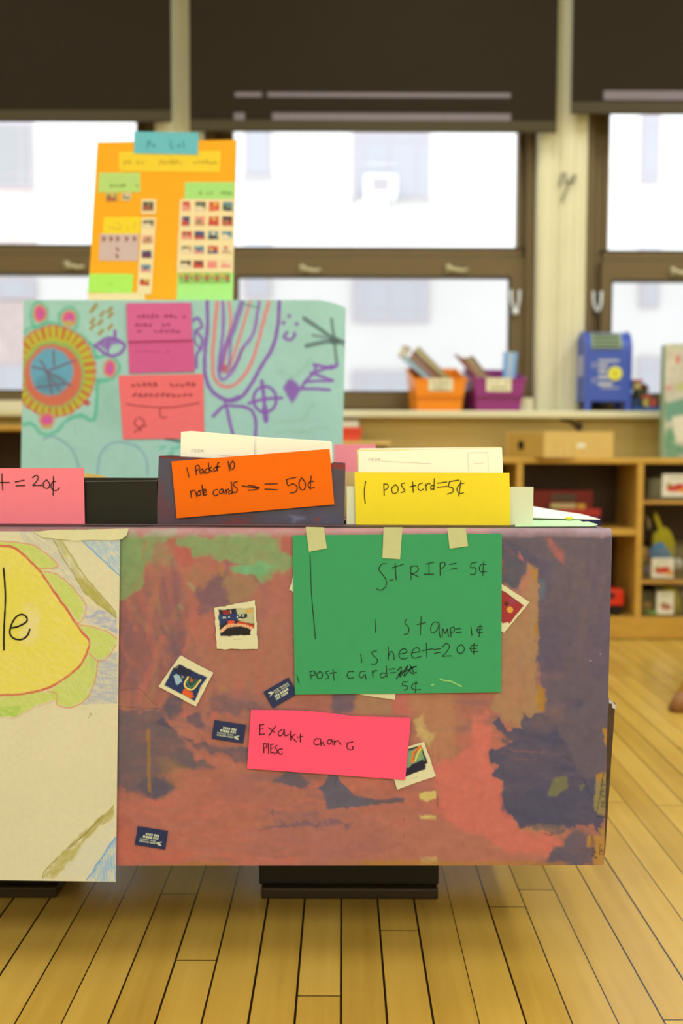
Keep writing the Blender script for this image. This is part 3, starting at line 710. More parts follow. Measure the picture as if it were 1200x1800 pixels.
c.poly([(520, -20), (840, -20), (830, 470), (700, 480), (640, 400), (600, 280), (525, 150)], (97, 83, 87), 1.0, 5, 5, 0.1)
c.poly([(520, 110), (590, 110), (600, 190), (530, 190)], (130, 96, 84), 0.5, 8, 5, 0.4); c.poly([(620, 90), (700, 90), (690, 120), (620, 125)], (82, 72, 84), 0.8, 5, 4, 0.3)
c.line([(300, 330), (420, 350), (520, 350)], 1.4, (150, 92, 86), 0.7, 1, 2); c.line([(290, 350), (380, 385), (480, 390)], 1.0, (150, 92, 86), 0.5, 1, 2)
c.poly([(520, 570), (550, 480), (622, 470), (622, 530), (570, 570)], (114, 108, 70), 0.95, 2, 2)
c.poly([(675, 515), (702, 512), (690, 545), (678, 538)], (112, 110, 76), 0.8, 2, 2)
c.line([(700, 480), (725, 540), (760, 590)], 1.5, (58, 54, 66)); c.line([(600, 370), (650, 400), (660, 440)], 1.2, (66, 58, 70), 0.7)
c.poly([(370, 730), (500, 720), (620, 735), (600, 755), (490, 760)], (160, 116, 70), 0.5, 4, 5, 0.4)
c.line([(500, 755), (530, 768), (545, 760)], 1.3, (70, 60, 70))
c.poly([(490, 905), (530, 850), (600, 818), (640, 740), (770, 780), (765, 920), (445, 920)], (86, 78, 86), 0.95, 4, 5, 0.2)
c.poly([(600, 820), (640, 740), (720, 740), (720, 830), (560, 850)], (98, 86, 88), 0.7, 8, 5, 0.3)
c.poly([(500, 905), (560, 895), (640, 908), (600, 918), (490, 918)], (160, 108, 46), 0.7, 3, 3)
c.poly([(800, 230), (824, 230), (818, 322), (800, 290)], (172, 118, 40), 0.95, 1.5, 2)
c.poly([(770, 462), (828, 455), (822, 672), (764, 662), (758, 590)], (142, 122, 72), 0.95, 1.5, 3); c.poly([(768, 460), (800, 455), (800, 490), (770, 495)], (172, 122, 52), 0.95, 2, 2)
c.poly([(722, 770), (745, 765), (745, 825), (722, 830)], (172, 122, 55), 0.95, 1.5, 2); c.poly([(775, 735), (818, 725), (812, 760), (785, 765)], (172, 124, 56), 0.95, 2, 2)
c.poly([(748, 775), (818, 765), (812, 920), (755, 920), (752, 870)], (172, 123, 56), 0.95, 2, 3)
c.line([(800, 455), (785, 560), (765, 660)], 1.3, (40, 32, 24), smooth=False); c.line([(765, 672), (825, 676)], 1.4, (40, 32, 24)); c.line([(822, 480), (812, 915)], 1.5, (50, 38, 24), smooth=False)
c.line([(742, 768), (740, 822)], 1.4, (40, 32, 24)); c.line([(824, 230), (818, 320)], 1.2, (60, 42, 24))
c.poly([(-400, 893), (520, 903), (500, 920), (-400, 920)], (166, 112, 42), 0.85, 3, 3)
# dirt spots
for (x, y) in ((735, 747 - 857), (784, 712 - 857)): c.line([(x, y), (x + 1, y + 1)], 1.5, (200, 190, 190))
# vertical lettering printed on the carton
c.T = (1053, 1418, 1.0)
def vtext(txt, x, y, h):
    G = {'P': [[(0, 0), (0, 5)], [(0, 0), (3, 0), (3, 2.5), (0, 2.5)]], 'R': [[(0, 0), (0, 5)], [(0, 0), (3, 0), (3, 2.5), (0, 2.5)], [(1, 2.5), (3, 5)]],
         'I': [[(1.5, 0), (1.5, 5)]], 'O': [[(0, 0), (3, 0), (3, 5), (0, 5), (0, 0)]], 'T': [[(0, 0), (3, 0)], [(1.5, 0), (1.5, 5)]], 'Y': [[(0, 0), (1.5, 2.5), (3, 0)], [(1.5, 2.5), (1.5, 5)]],
         'D': [[(0, 0), (2, 0), (3, 1), (3, 4), (2, 5), (0, 5), (0, 0)]], 'E': [[(3, 0), (0, 0), (0, 5), (3, 5)], [(0, 2.5), (2.5, 2.5)]], 'V': [[(0, 0), (1.5, 5), (3, 0)]], '2': [[(0, 0), (3, 0), (3, 2.5), (0, 2.5), (0, 5), (3, 5)]], '1': [[(1.5, 0), (1.5, 5)]]}
    for ch in txt:
        for st in G.get(ch, []): c.line([(x + q[1] * h / 5, y - q[0] * h / 5) for q in st], 1.0, (36, 30, 24), 0.9, 0.8, 0, False)
        y -= h * 0.85
vtext('PRIORITY', 4, 0, 7); vtext('DEY', 0, 84, 8); vtext('21', 12, 86, 7)
for (x, y) in ((-13, 72), (-11, 78), (-14, 84), (-9, 88), (14, 70), (13, 60)): c.rect(x, y, x + 5, y + 3, (40, 34, 30), 0.8)
# lighter top edge: light caught by the rounded rim, painted in
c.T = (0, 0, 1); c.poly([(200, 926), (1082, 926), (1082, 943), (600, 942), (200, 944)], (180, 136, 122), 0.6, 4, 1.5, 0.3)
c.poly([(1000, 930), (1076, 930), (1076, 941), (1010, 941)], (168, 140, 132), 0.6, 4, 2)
c.tex(0.025, 30, 12, 9); c.tex(0.02, 6, 6, 11)

def box_place(px, py):
    if py >= 945: return at(px, py, YF)
    s = min(1.0, (945 - py) / 15.0) * math.pi / 2
    p = at(px, 945, YF); p.y += RC * (1 - math.cos(s)); p.z += RC * math.sin(s)
    return p
xl = 600 + (BX0 / at(1073, 1200, YF).x) * 473
CANV = canvas_mat('poster_paint', 0.55, 0.3, 0.07, 90)
sheet('front_panel', [(xl, 930), (1076, 930), (1061, 1521), (xl, 1522)], box_place, c, CANV, box_o, 0.004)
KRAFT = mat('kraft_cardboard', (170, 122, 62), REF_FRONT, rough=0.8, noise=0.06, nscale=30)
MAUVE = mat('mauve_painted_cardboard', (150, 112, 100), REF_FRONT, rough=0.6, noise=0.1, nscale=12)
b = MB()
b.box(BX0 + 0.002, BX1 - 0.006, YF + RC, YF + BD, TOPZ - 0.004, TOPZ)                     # top
b.box(BX0, BX0 + 0.004, YF + 0.005, YF + BD, ZB0, TOPZ - 0.006); b.box(BX1 - 0.014, BX1 - 0.010, YF + 0.005, YF + BD, ZB0, TOPZ - 0.006)
b.box(BX0, BX1 - 0.01, YF + BD - 0.004, YF + BD, ZB0, TOPZ - 0.006); b.box(BX0, BX1 - 0.014, YF + 0.005, YF + BD, ZB0, ZB0 + 0.004)
b.build('body', MAUVE, box_o)
fl = MB()
f0, f1 = at(1058, 1240, YF + 0.03), at(1056, 1519, YF + 0.03)
g0, g1 = at(1081, 1236, YF + 0.05), at(1063, 1500, YF + 0.05)
T_ = Vector((0, 0.005, 0))
fl.prism([f0, g0, g1, f1], [f0 + T_, g0 + T_, g1 + T_, f1 + T_])
fl.build('torn_flap', mat('dark_scuffed_cardboard', (74, 52, 34), REF_FRONT, rough=0.8, noise=0.35, nscale=60), box_o)['label'] = 'dark scuffed flap at the right edge'
w0, w1 = at(1070, 1228, YF + 0.045), at(1082, 1240, YF + 0.045)
MB().prism([w0, w1, at(1081, 1247, YF + 0.045), at(1070, 1241, YF + 0.045)], [p + T_ for p in (w0, w1, at(1081, 1247, YF + 0.045), at(1070, 1241, YF + 0.045))]).build('torn_paper', mat('torn_white_liner', (214, 200, 176), REF_FRONT), box_o)
MB().box(BX0 + 0.002, BX1 - 0.012, YF + 0.017, YF + 0.050, TOPZ, TOPZ + 0.0005).build('contact_shadow_strip', mat('painted_contact_shadow', (44, 30, 28), REF_FRONT), box_o)  # contact shadow under the standing items, laid on as a dark strip
rim = MB(); rim.tube([at(-250, 929, YF + 0.02), at(250, 928, YF + 0.02), at(270, 925.5, YF + 0.02), at(420, 928, YF + 0.02)], 0.0012, 6)
rim.build('lifted_edge', mat('dark_red_edge', (120, 70, 62), REF_FRONT), box_o)

# low black stand the box sits on
BLK = mat('black_laminate', (34, 26, 16), REF_FRONT, rough=0.45, noise=0.05)
LY = YF + 0.225
st = thing('low_bench', 'low black bench with panel legs under the painted box', 'bench', (0, LY + 0.15, 0))
MB().box(X(-160, LY), X(772, LY) - 0.02, LY + 0.02, LY + 0.12, ZB0 - 0.022, ZB0 - 0.0005).build('top_panel', BLK, st)
for (a, b_) in ((455, 771), (-160, 105)):
    xa, xb = X(a, LY, 1560), X(b_, LY, 1560)
    lg = MB().bevbox(xa, xb, LY, LY + 0.13, 0.018, ZB0 - 0.0005 - 0.022 + 0.0215, 0.003).build('panel_leg', BLK, st)
    MB().bevbox(xa + 0.004, xb - 0.002, LY - 0.012, LY + 0.14, 0, 0.018, 0.003).build('foot', mat('dark_brown_foot', (58, 42, 20), REF_FRONT, rough=0.5), lg)

# ------------------------------------------------------------------ paper pinned to the front
TAPE = mat('masking_tape', (196, 190, 120), REF_FRONT, rough=0.6, noise=0.04, nscale=80, alpha=1.0)
TAPEC = mat('cream_masking_tape', (216, 204, 142), REF_FRONT, rough=0.6, noise=0.04, nscale=80)
def tapes(name, parent, polys, Y, m=TAPE):
    for p in polys:
        hi = [q for q in p]
        MB().pprism(hi, Y, 0.0004).build(name, m, parent)

# poster with the crayon flower
c = Canvas(-150, 930, 212, 1556, 1.6, (216, 201, 148), REF_FRONT, 7)
P1, P2 = (0, 900, 3.0), (0, 1200, 3.0)
c.tex(0.02, 80, 80, 3)
c.T = P1
c.poly([(-200, 110), (640, 110), (640, 330), (560, 270), (430, 150), (300, 120)], (214, 204, 164), 0.5, 4, 2)
c.hatch([(100, 100), (300, 110), (330, 200), (420, 360), (450, 470), (380, 400), (300, 330), (120, 170)], (160, 164, 160), 40, 2.6, 1.5, 0.6)
c.hatch([(425, 150), (640, 148), (640, 345), (560, 270)], (110, 168, 190), 45, 3.2, 1.8, 0.75); c.hatch([(425, 150), (640, 148), (640, 345), (560, 270)], (90, 150, 185), 75, 4.0, 1.2, 0.5)
c.line([(430, 152), (560, 270), (640, 345)], 2.0, (90, 155, 180), 0.8, 1.0, 0.6)
c.hatch([(270, 120), (300, 110), (380, 230), (440, 330), (530, 430), (614, 530), (612, 560), (540, 500), (450, 420), (400, 345), (335, 250)], (172, 160, 70), 52, 2.4, 1.6, 0.8)
c.poly([(395, 340), (440, 350), (530, 440), (612, 535), (612, 560), (540, 505), (450, 425)], (170, 156, 60), 0.75, 2, 2)
c.line([(300, 110), (380, 235), (440, 330), (530, 435), (612, 530)], 1.6, (150, 140, 60), 0.8, 1, 1); c.line([(270, 120), (335, 250), (400, 345), (455, 430), (612, 560)], 1.6, (150, 140, 60), 0.8, 1, 1)
c.hatch([(440, 560), (520, 515), (616, 545), (616, 640), (500, 590)], (120, 140, 170), -12, 2.4, 1.8, 0.75)
c.hatch([(450, 480), (560, 520), (616, 600), (616, 660), (560, 610), (440, 590)], (170, 160, 190), 20, 3.0, 1.6, 0.5)
c.hatch([(470, 770), (620, 740), (620, 1012), (430, 1012), (490, 920)], (150, 155, 165), 8, 2.2, 1.6, 0.75); c.hatch([(480, 790), (620, 770), (620, 1010), (460, 1010)], (140, 150, 175), 80, 3.4, 1.2, 0.5)
def mir(pts): return pts + [(-p[0], p[1]) for p in pts[::-1]]
GREEN = (196, 202, 92)
for pg in ([(-200, 160), (0, 150), (130, 170), (200, 190), (290, 262), (305, 290), (210, 303), (120, 230), (0, 178), (-200, 180)],
           [(215, 308), (300, 330), (380, 395), (440, 470), (445, 530), (410, 585), (330, 470), (270, 395)],
           [(405, 590), (480, 605), (560, 628), (610, 660), (612, 700), (570, 760), (520, 780), (470, 740), (470, 670)],
           [(470, 745), (515, 785), (495, 910), (455, 985), (380, 1030), (300, 1015), (255, 945), (350, 870), (420, 810)],
           [(-200, 975), (0, 972), (200, 948), (300, 960), (290, 990), (180, 1030), (80, 1080), (-200, 1080)]):
    c.poly(pg, GREEN, 0.85, 3, 2, 0.25); c.hatch(pg, (182, 192, 70), 60, 3.2, 1.8, 0.6)
c.hatch([(0, 1030), (120, 1020), (90, 1078), (-100, 1075)], (140, 185, 60), 10, 2.4, 1.6, 0.8)
fl_ = [(0, 178), (60, 185), (110, 215), (160, 262), (210, 312), (270, 400), (330, 480), (380, 560), (430, 630), (468, 680), (460, 740), (420, 810), (350, 870), (260, 925), (150, 955), (0, 968)]
c.poly(mir(fl_), (226, 204, 104), 1.0, 2, 1)
c.hatch(mir(fl_), (220, 198, 60), 35, 3.0, 2.2, 0.8, 2.5); c.hatch(mir(fl_), (224, 206, 80), 120, 4.0, 2.4, 0.7, 2.5, 9)
c.poly([(60, 300), (200, 380), (260, 560), (230, 700), (120, 760), (-60, 700), (-60, 300)], (222, 202, 70), 0.7, 14, 6, 0.4)
c.poly([(150, 480), (210, 560), (190, 680), (120, 700)], (226, 206, 150), 0.6, 10, 6, 0.4)
c.line(fl_, 4.4, (206, 102, 70), 0.9, 1.2, 0.8, True, 0.5); c.line(fl_, 2.2, (200, 90, 66), 0.7, 1.0, 1.4, True, 0.4)
for q in ([(0, 150), (130, 168), (200, 190), (290, 262), (300, 292), (205, 298)], [(215, 308), (300, 330), (380, 395), (440, 470), (455, 510), (430, 575), (400, 590)], [(405, 590), (480, 605), (560, 628), (612, 665)], [(612, 700), (570, 765), (515, 785), (470, 745)], [(515, 785), (495, 910), (455, 985), (380, 1030), (300, 1015), (300, 960), (250, 945)]):
    c.line(q, 2.2, (210, 130, 96), 0.8, 1.2, 0.8, True, 0.3)
c.line([(0, 1085), (80, 1085), (180, 1035), (290, 995)], 2.0, (214, 160, 150), 0.6, 1.2, 0.8)
c.T = P2
c.hatch([(600, 640), (560, 690), (450, 770), (330, 890), (230, 990), (220, 1035), (290, 1035), (390, 920), (430, 845), (500, 780), (604, 710)], (166, 150, 60), 135, 2.6, 1.9, 0.85)
c.poly([(250, 1000), (330, 900), (440, 830), (380, 930), (290, 1020)], (176, 164, 74), 0.6, 3, 3); c.poly([(430, 800), (500, 735), (600, 660), (602, 690), (500, 775), (440, 830)], (166, 150, 60), 0.6, 3, 3)
c.line([(350, 875), (450, 800), (540, 700)], 1.2, (110, 104, 50), 0.7); c.line([(222, 1030), (240, 985), (340, 895), (450, 790), (600, 650)], 1.4, (150, 136, 56), 0.9, 1, 1)
c.hatch([(300, 1035), (440, 850), (520, 780), (612, 720), (612, 810), (560, 880), (500, 970), (450, 1040)], (196, 196, 176), 130, 3.0, 1.6, 0.6)
c.hatch([(450, 1045), (500, 970), (560, 880), (614, 810), (614, 1050)], (110, 168, 194), 118, 2.8, 1.8, 0.85); c.hatch([(450, 1045), (500, 970), (560, 880), (614, 810), (614, 1050)], (92, 150, 190), 85, 5, 1.4, 0.6)
c.line([(455, 1040), (505, 970), (565, 880), (612, 815)], 2.4, (90, 150, 180), 0.8, 1.2, 1)
for (x, y) in ((472, 165), (478, 170), (465, 185), (476, 172)): c.line([(x, y), (x + 6, y - 4)], 1.0, (90, 84, 66), 0.8)
PW_ = canvas_mat('crayon_paper', 0.75, 0.15, 0.03, 150)
YP = YF - 0.0045
po = sheet('flower_poster', [(-148, 934), (211, 934), (203.5, 1550), (-148, 1545)], lambda x, y: at(x, y, YP), c, PW_, None, 0.0008)
tag(po, 'cream poster with crayon flower and black letters le, hanging past the box bottom', 'poster')
pl = lambda x, y: at(x, y, YP - 0.0006)
ink('lettering', po, [[(18, 295), (24, 360), (28, 450), (24, 560), (20, 650), (20, 728)], [(60, 612), (100, 602), (140, 578), (138, 552), (112, 540), (82, 556), (60, 595), (52, 640), (75, 668), (115, 672), (145, 650), (157, 618)]], P1, pl, 3.0, INK)
MB().pprism([(60, 935), (98, 931), (150, 931), (226, 929), (223, 940), (214, 948), (196, 950), (160, 949), (132, 951), (100, 947), (75, 945)], YP - 0.0012, 0.0006).build('tape', TAPEC, po)['label'] = 'torn cream masking tape along the top'

# green price sign
YG = YF - 0.004
GRN = paper((62, 150, 84), noise=0.02)
gs = MB().pprism([(514, 941), (882, 938), (880.5, 1217), (518, 1221)], YG, 0.0008).build('paper_sign', GRN)
tag(gs, 'green paper sign listing strip, stamp, sheet and post card prices', 'sign')
G5 = (500, 900, 2.727); pl = lambda x, y: at(x, y, YG - 0.0005)
ink('handwriting', gs, [
    [(122, 208), (130, 400), (148, 608)],
    [(490, 248), (465, 250), (452, 275), (470, 300), (488, 330), (484, 358), (462, 375), (440, 368)],
    [(530, 245), (535, 325)], [(515, 268), (570, 250)], [(505, 328), (520, 325)],
    [(605, 262), (606, 325)], [(605, 262), (632, 258), (641, 276), (625, 292), (606, 297)], [(612, 297), (642, 310)],
    [(675, 250), (715, 240)], [(692, 248), (692, 298)], [(668, 298), (715, 298)],
    [(745, 245), (746, 305)], [(745, 245), (765, 240), (768, 258), (748, 275)],
    [(790, 252), (822, 245)], [(792, 275), (825, 270)],
    [(893, 246), (921, 240)], [(895, 245), (892, 266), (910, 266), (918, 282), (910, 298), (890, 298)],
    [(965, 252), (945, 250), (933, 268), (940, 286), (968, 285)], [(955, 235), (950, 305)],
    [(433, 515), (436, 578)],
    [(585, 512), (577, 532), (595, 555), (592, 580), (572, 588)],
    [(655, 500), (650, 588)], [(635, 540), (675, 530)],
    [(740, 532), (716, 528), (700, 555), (708, 580), (730, 566), (741, 535), (741, 570), (746, 602)],
    [(755, 598), (758, 560)], [(758, 560), (770, 582)], [(770, 582), (780, 560)], [(780, 560), (786, 598)],
    [(795, 555), (797, 598)], [(795, 556), (812, 552), (812, 572), (797, 576)],
    [(820, 562), (845, 558)], [(822, 578), (848, 575)], [(893, 550), (898, 592)],
    [(948, 550), (930, 550), (922, 565), (928, 578), (948, 576)], [(938, 540), (932, 598)], [(922, 565), (945, 562)],
    [(365, 682), (370, 722)], [(442, 665), (418, 672), (428, 692), (445, 708), (436, 728), (413, 728)],
    [(497, 645), (497, 710)], [(497, 692), (510, 668), (522, 680), (525, 708)],
    [(550, 682), (586, 672), (575, 655), (555, 665), (548, 690), (565, 705), (592, 698)],
    [(610, 676), (648, 668), (638, 650), (618, 658), (608, 685), (622, 700), (654, 692)],
    [(680, 628), (682, 700)], [(660, 665), (712, 655)], [(715, 660), (748, 655)], [(718, 678), (750, 672)],
    [(755, 648), (775, 630), (790, 645), (772, 676), (755, 692), (778, 690), (800, 690)],
    [(848, 635), (828, 650), (830, 672), (850, 676), (862, 655), (848, 635)],
    [(925, 640), (902, 638), (890, 655), (900, 670), (926, 668)], [(908, 628), (906, 682)], [(890, 655), (920, 654)],
    [(60, 785), (70, 822)], [(122, 765), (128, 800)], [(122, 766), (142, 762), (145, 780), (126, 785)],
    [(170, 764), (155, 778), (160, 797), (178, 795), (182, 776), (170, 764)], [(215, 762), (196, 768), (206, 780), (212, 795), (195, 800)],
    [(232, 755), (238, 808)], [(218, 775), (248, 768)], [(330, 765), (308, 766), (300, 785), (310, 797), (330, 795)],
    [(387, 764), (366, 765), (358, 785), (370, 795), (386, 778), (388, 790), (392, 802)], [(420, 760), (424, 795)], [(422, 772), (434, 760), (446, 762)],
    [(485, 775), (466, 772), (458, 785), (468, 795), (485, 786)], [(487, 735), (491, 792)],
    [(500, 755), (530, 750)], [(502, 772), (532, 768)],
    [(590, 815), (568, 815), (566, 832), (583, 832), (590, 845), (572, 855)], [(638, 820), (618, 824), (608, 840), (622, 852), (652, 850)], [(630, 810), (627, 866)]], G5, pl, 1.5, INK_G)
ink('crossed_out_price', gs, [[(540, 762), (560, 742), (553, 792), (590, 735), (572, 788), (612, 742)], [(545, 778), (622, 744)], [(600, 732), (622, 774)], [(632, 740), (608, 745), (600, 760), (612, 774), (632, 768)], [(535, 800), (565, 760)]], G5, pl, 1.7, INK_G)
ink('crayon_scratch', gs, [[(745, 800), (765, 808), (790, 810), (815, 820), (848, 836)], [(705, 830), (715, 826)]], G5, pl, 2.6, mat('pale_green_crayon', (140, 190, 100), REF_FRONT))
for p in ([(537, 926), (569, 927), (574.5, 964), (543, 970)], [(674, 927), (707, 927), (703, 983), (672, 981)], [(786, 928), (818, 928), (822.5, 960), (790, 964.5)]):
    t_ = MB().pprism([p[0], p[1], p[2], p[3]], YG - 0.0012, 0.0006).build('tape', TAPE, gs)

# hot pink sign
PINK = paper((253, 82, 102), noise=0.015)
YPK = YF - 0.004
ps = MB().pprism([(441, 1248), (500, 1248.5), (540, 1249.5), (590, 1255), (618, 1259), (722, 1262), (712, 1371), (434, 1351)], YPK, 0.0008).build('paper_sign', PINK)
tag(ps, 'hot pink paper sign asking for exact change, low on the painted box', 'sign')
pl = lambda x, y: at(x, y, YPK - 0.0005); INKP = mat('dark_red_ink', (66, 20, 26), REF_FRONT)
ink('handwriting', ps, [
    [(115, 170), (115, 225)], [(115, 172), (138, 168)], [(115, 196), (134, 192)], [(115, 225), (142, 222)],
    [(163, 186), (198, 212)], [(205, 175), (165, 232)],
    [(238, 197), (218, 212), (224, 233), (244, 222), (250, 195)], [(250, 196), (256, 232), (276, 224)],
    [(285, 205), (287, 256)], [(312, 222), (288, 240)], [(288, 236), (318, 264)], [(340, 222), (340, 266)], [(322, 240), (354, 235)],
    [(446, 248), (425, 250), (415, 268), (428, 283), (448, 278)], [(452, 248), (455, 288)], [(455, 276), (465, 268), (473, 286)],
    [(516, 254), (496, 255), (490, 270), (503, 279), (516, 258), (522, 282)], [(528, 258), (531, 284)], [(530, 270), (545, 258), (556, 268), (566, 282)],
    [(598, 272), (632, 266)], [(604, 271), (598, 290), (604, 304), (622, 311), (633, 302), (630, 290)],
    [(135, 275), (138, 326)], [(135, 275), (152, 278), (150, 297), (138, 302)], [(162, 272), (164, 330)], [(175, 280), (176, 326)], [(175, 280), (192, 278)], [(176, 302), (190, 300)], [(176, 326), (194, 325)],
    [(212, 286), (198, 292), (208, 308), (212, 324), (196, 334)], [(240, 305), (222, 308), (218, 322), (228, 334), (242, 330)]], A3, pl, 1.75, INKP)

# ------------------------------------------------------------------ stamps and postal labels glued to the box
SP = canvas_mat('stamp_print', 0.5, 0.3, 0.02, 200)
STP = (217, 204, 146)
YS = YF - 0.0022
def stamp(corners, paint, label, Y=YS, group='stamps stuck on the painted box', rag=0.5, sc=2.0):
    xs = [p[0] for p in corners]; ys = [p[1] for p in corners]
    c = Canvas(min(xs) - 3, min(ys) - 3, max(xs) + 3, max(ys) + 3, sc, STP, REF_FRONT, int(sum(xs)) % 50)
    paint(c); o = sheet('postage_stamp', corners, lambda x, y: at(x, y, Y), c, SP, None, 0.0006, rag)
    return tag(o, label, 'stamp', group)
def st_bridge(c):
    c.T = (360, 1040, 10.0)
    c.poly([(245, 325), (560, 300), (850, 290), (860, 640), (810, 650), (805, 760), (270, 785)], (30, 30, 40), 1, 1, 0.3)
    c.poly([(560, 300), (850, 290), (855, 560), (700, 540), (560, 500)], (186, 176, 120), 1, 1.2, 0.8); c.poly([(720, 315), (835, 310), (830, 380), (740, 390)], (206, 160, 60), 1, 1, 1)
    c.poly([(250, 400), (500, 390), (560, 320), (580, 520), (400, 520), (260, 600)], (36, 50, 88), 1, 1.2, 1); c.poly([(250, 440), (310, 440), (300, 510), (255, 520)], (30, 80, 90), 0.8, 1, 1)
    c.poly([(310, 345), (440, 335), (440, 395), (320, 405)], (150, 34, 34), 1, 0.8, 0.8); c.line([(455, 335), (462, 375)], 1.6, (210, 200, 140))
    c.poly([(545, 410), (740, 395), (750, 440), (700, 470), (550, 470)], (28, 40, 56), 1, 0.8, 0.6)
    for (x, y) in ((330, 455), (362, 458), (428, 440), (565, 440), (620, 425), (680, 430)): c.ell(x, y, 14, 17, (206, 206, 170), 1, 0.6)
    c.poly([(400, 520), (500, 500), (520, 570), (400, 590)], (214, 76, 40), 1, 0.8, 0.8); c.poly([(560, 530), (640, 525), (860, 590), (850, 640), (700, 590), (560, 580)], (196, 62, 30), 1, 0.8, 0.8)
    c.line([(290, 700), (350, 630), (450, 600), (600, 590), (720, 610), (810, 645)], 5.0, (226, 168, 110), 1, 0.8, 0.3)
    for k in range(9): c.line([(400 + k * 48, 585 + abs(k - 4) * 3), (400 + k * 48, 625 + abs(k - 4) * 4)], 0.9, (150, 60, 30), 0.8)
    c.poly([(330, 740), (400, 670), (560, 640), (700, 650), (800, 690), (810, 755), (500, 755)], (26, 22, 26), 1, 0.8, 0.4); c.line([(510, 845), (640, 838)], 0.9, (170, 158, 116))
stamp([(376.5, 1069), (448, 1055), (453.5, 1141), (381, 1141)], st_bridge, 'white stamp picturing a red arched bridge and people, upper left of green sign', rag=0.9)
def st_bow(c):
    c.T = (270, 1140, 10.0)
    c.poly([(350, 335), (420, 350), (450, 280), (940, 510), (840, 650), (720, 920), (185, 640)], (28, 46, 82), 1, 1, 0.3); c.poly([(350, 335), (450, 285), (700, 400), (620, 480), (400, 440)], (28, 28, 46), 0.8, 1.2, 0.5)
    c.poly([(360, 480), (400, 440), (450, 470), (500, 590), (470, 600), (420, 640), (390, 630), (380, 560)], (150, 176, 168), 1, 0.8, 0.8); c.poly([(500, 470), (535, 490), (500, 530), (485, 510)], (150, 140, 80), 1, 0.8, 0.5)
    c.poly([(570, 560), (620, 500), (800, 540), (720, 690), (620, 700)], (50, 70, 60), 1, 1, 0.5)
    c.line([(610, 495), (560, 580), (545, 640), (590, 700), (670, 725), (730, 680), (780, 610), (820, 560)], 3.0, (226, 196, 90), 1, 0.8); c.line([(620, 530), (590, 610), (640, 680), (700, 650), (770, 570)], 1.6, (60, 130, 90), 1, 0.8)
    c.poly([(660, 510), (700, 520), (680, 590), (640, 590)], (196, 76, 50), 1, 0.8, 0.6); c.ell(690, 525, 18, 18, (30, 20, 30), 1, 0.6)
    c.poly([(500, 770), (540, 710), (690, 780), (690, 850), (640, 870), (500, 800)], (222, 86, 34), 1, 0.8, 1); c.line([(660, 800), (710, 830)], 1.0, (28, 46, 82)); c.ell(840, 690, 16, 24, (200, 180, 90), 1, 0.6)
stamp([(317, 1152), (375, 1183), (344, 1242), (278, 1206.5)], st_bow, 'tilted white stamp picturing a yellow bow on dark blue, left side of box', rag=0.5)
def st_red(c):
    c.T = (870, 1020, 17.14)
    c.poly([(-300, 60), (230, 310), (870, 760), (430, 1300), (250, 1320), (-300, 900)], (156, 44, 44), 1, 1, 0.3); c.poly([(430, 600), (560, 560), (640, 640), (480, 740)], (140, 60, 80), 0.8, 3, 1); c.ell(340, 700, 60, 70, (60, 10, 18), 0.9, 2, 1)
    c.ell(450, 890, 95, 95, (216, 150, 50), 1, 1, 0.6); c.line([(240, 330), (860, 770)], 0.8, (90, 24, 24)); c.poly([(240, 1310), (330, 1290), (380, 1260), (430, 1320), (300, 1590), (230, 1600)], STP, 1, 0.8)
stamp([(862, 1014), (931, 1058.5), (885, 1113), (828, 1070)], st_red, 'white stamp with dark red picture, half behind right edge of green sign', Y=YF - 0.0018)
def st_rain(c):
    c.T = (680, 1290, 12.0)
    c.poly([(300, 360), (470, 310), (720, 235), (860, 610), (790, 650), (815, 745), (300, 935)], (28, 28, 44), 1, 1, 0.2); c.poly([(440, 360), (700, 270), (800, 560), (620, 600), (440, 720), (400, 700)], (120, 150, 104), 1, 1, 0.6)
    c.line([(700, 270), (560, 420), (530, 590)], 5.0, (222, 120, 40), 1, 0.8); c.line([(660, 300), (580, 430), (550, 540)], 1.6, (180, 70, 20), 0.9); c.line([(715, 310), (640, 440), (590, 570)], 2.4, (222, 196, 70), 1, 0.8); c.line([(745, 330), (690, 450), (640, 550)], 1.5, (150, 170, 70), 1, 0.8)
    c.poly([(440, 740), (520, 640), (600, 610), (760, 530), (820, 700), (440, 850)], (28, 28, 46), 1, 1, 0.4); c.line([(520, 945), (640, 905)], 0.9, (180, 170, 116))
stamp([(678, 1324), (745, 1304), (766, 1364), (698, 1388)], st_rain, 'white stamp with rainbow stripe, half behind the hot pink sign', Y=YF - 0.0018)
stamp([(624, 1170), (696, 1174), (694.5, 1230.5), (622, 1219)], lambda c: None, 'white stamp whose lower edge peeks below the green sign', Y=YF - 0.0018)
stamp([(560, 1010), (566, 1070), (508, 1037), (515, 1012)], lambda c: None, 'tiny white stamp corner peeking out at left of green sign', Y=YF - 0.0018)
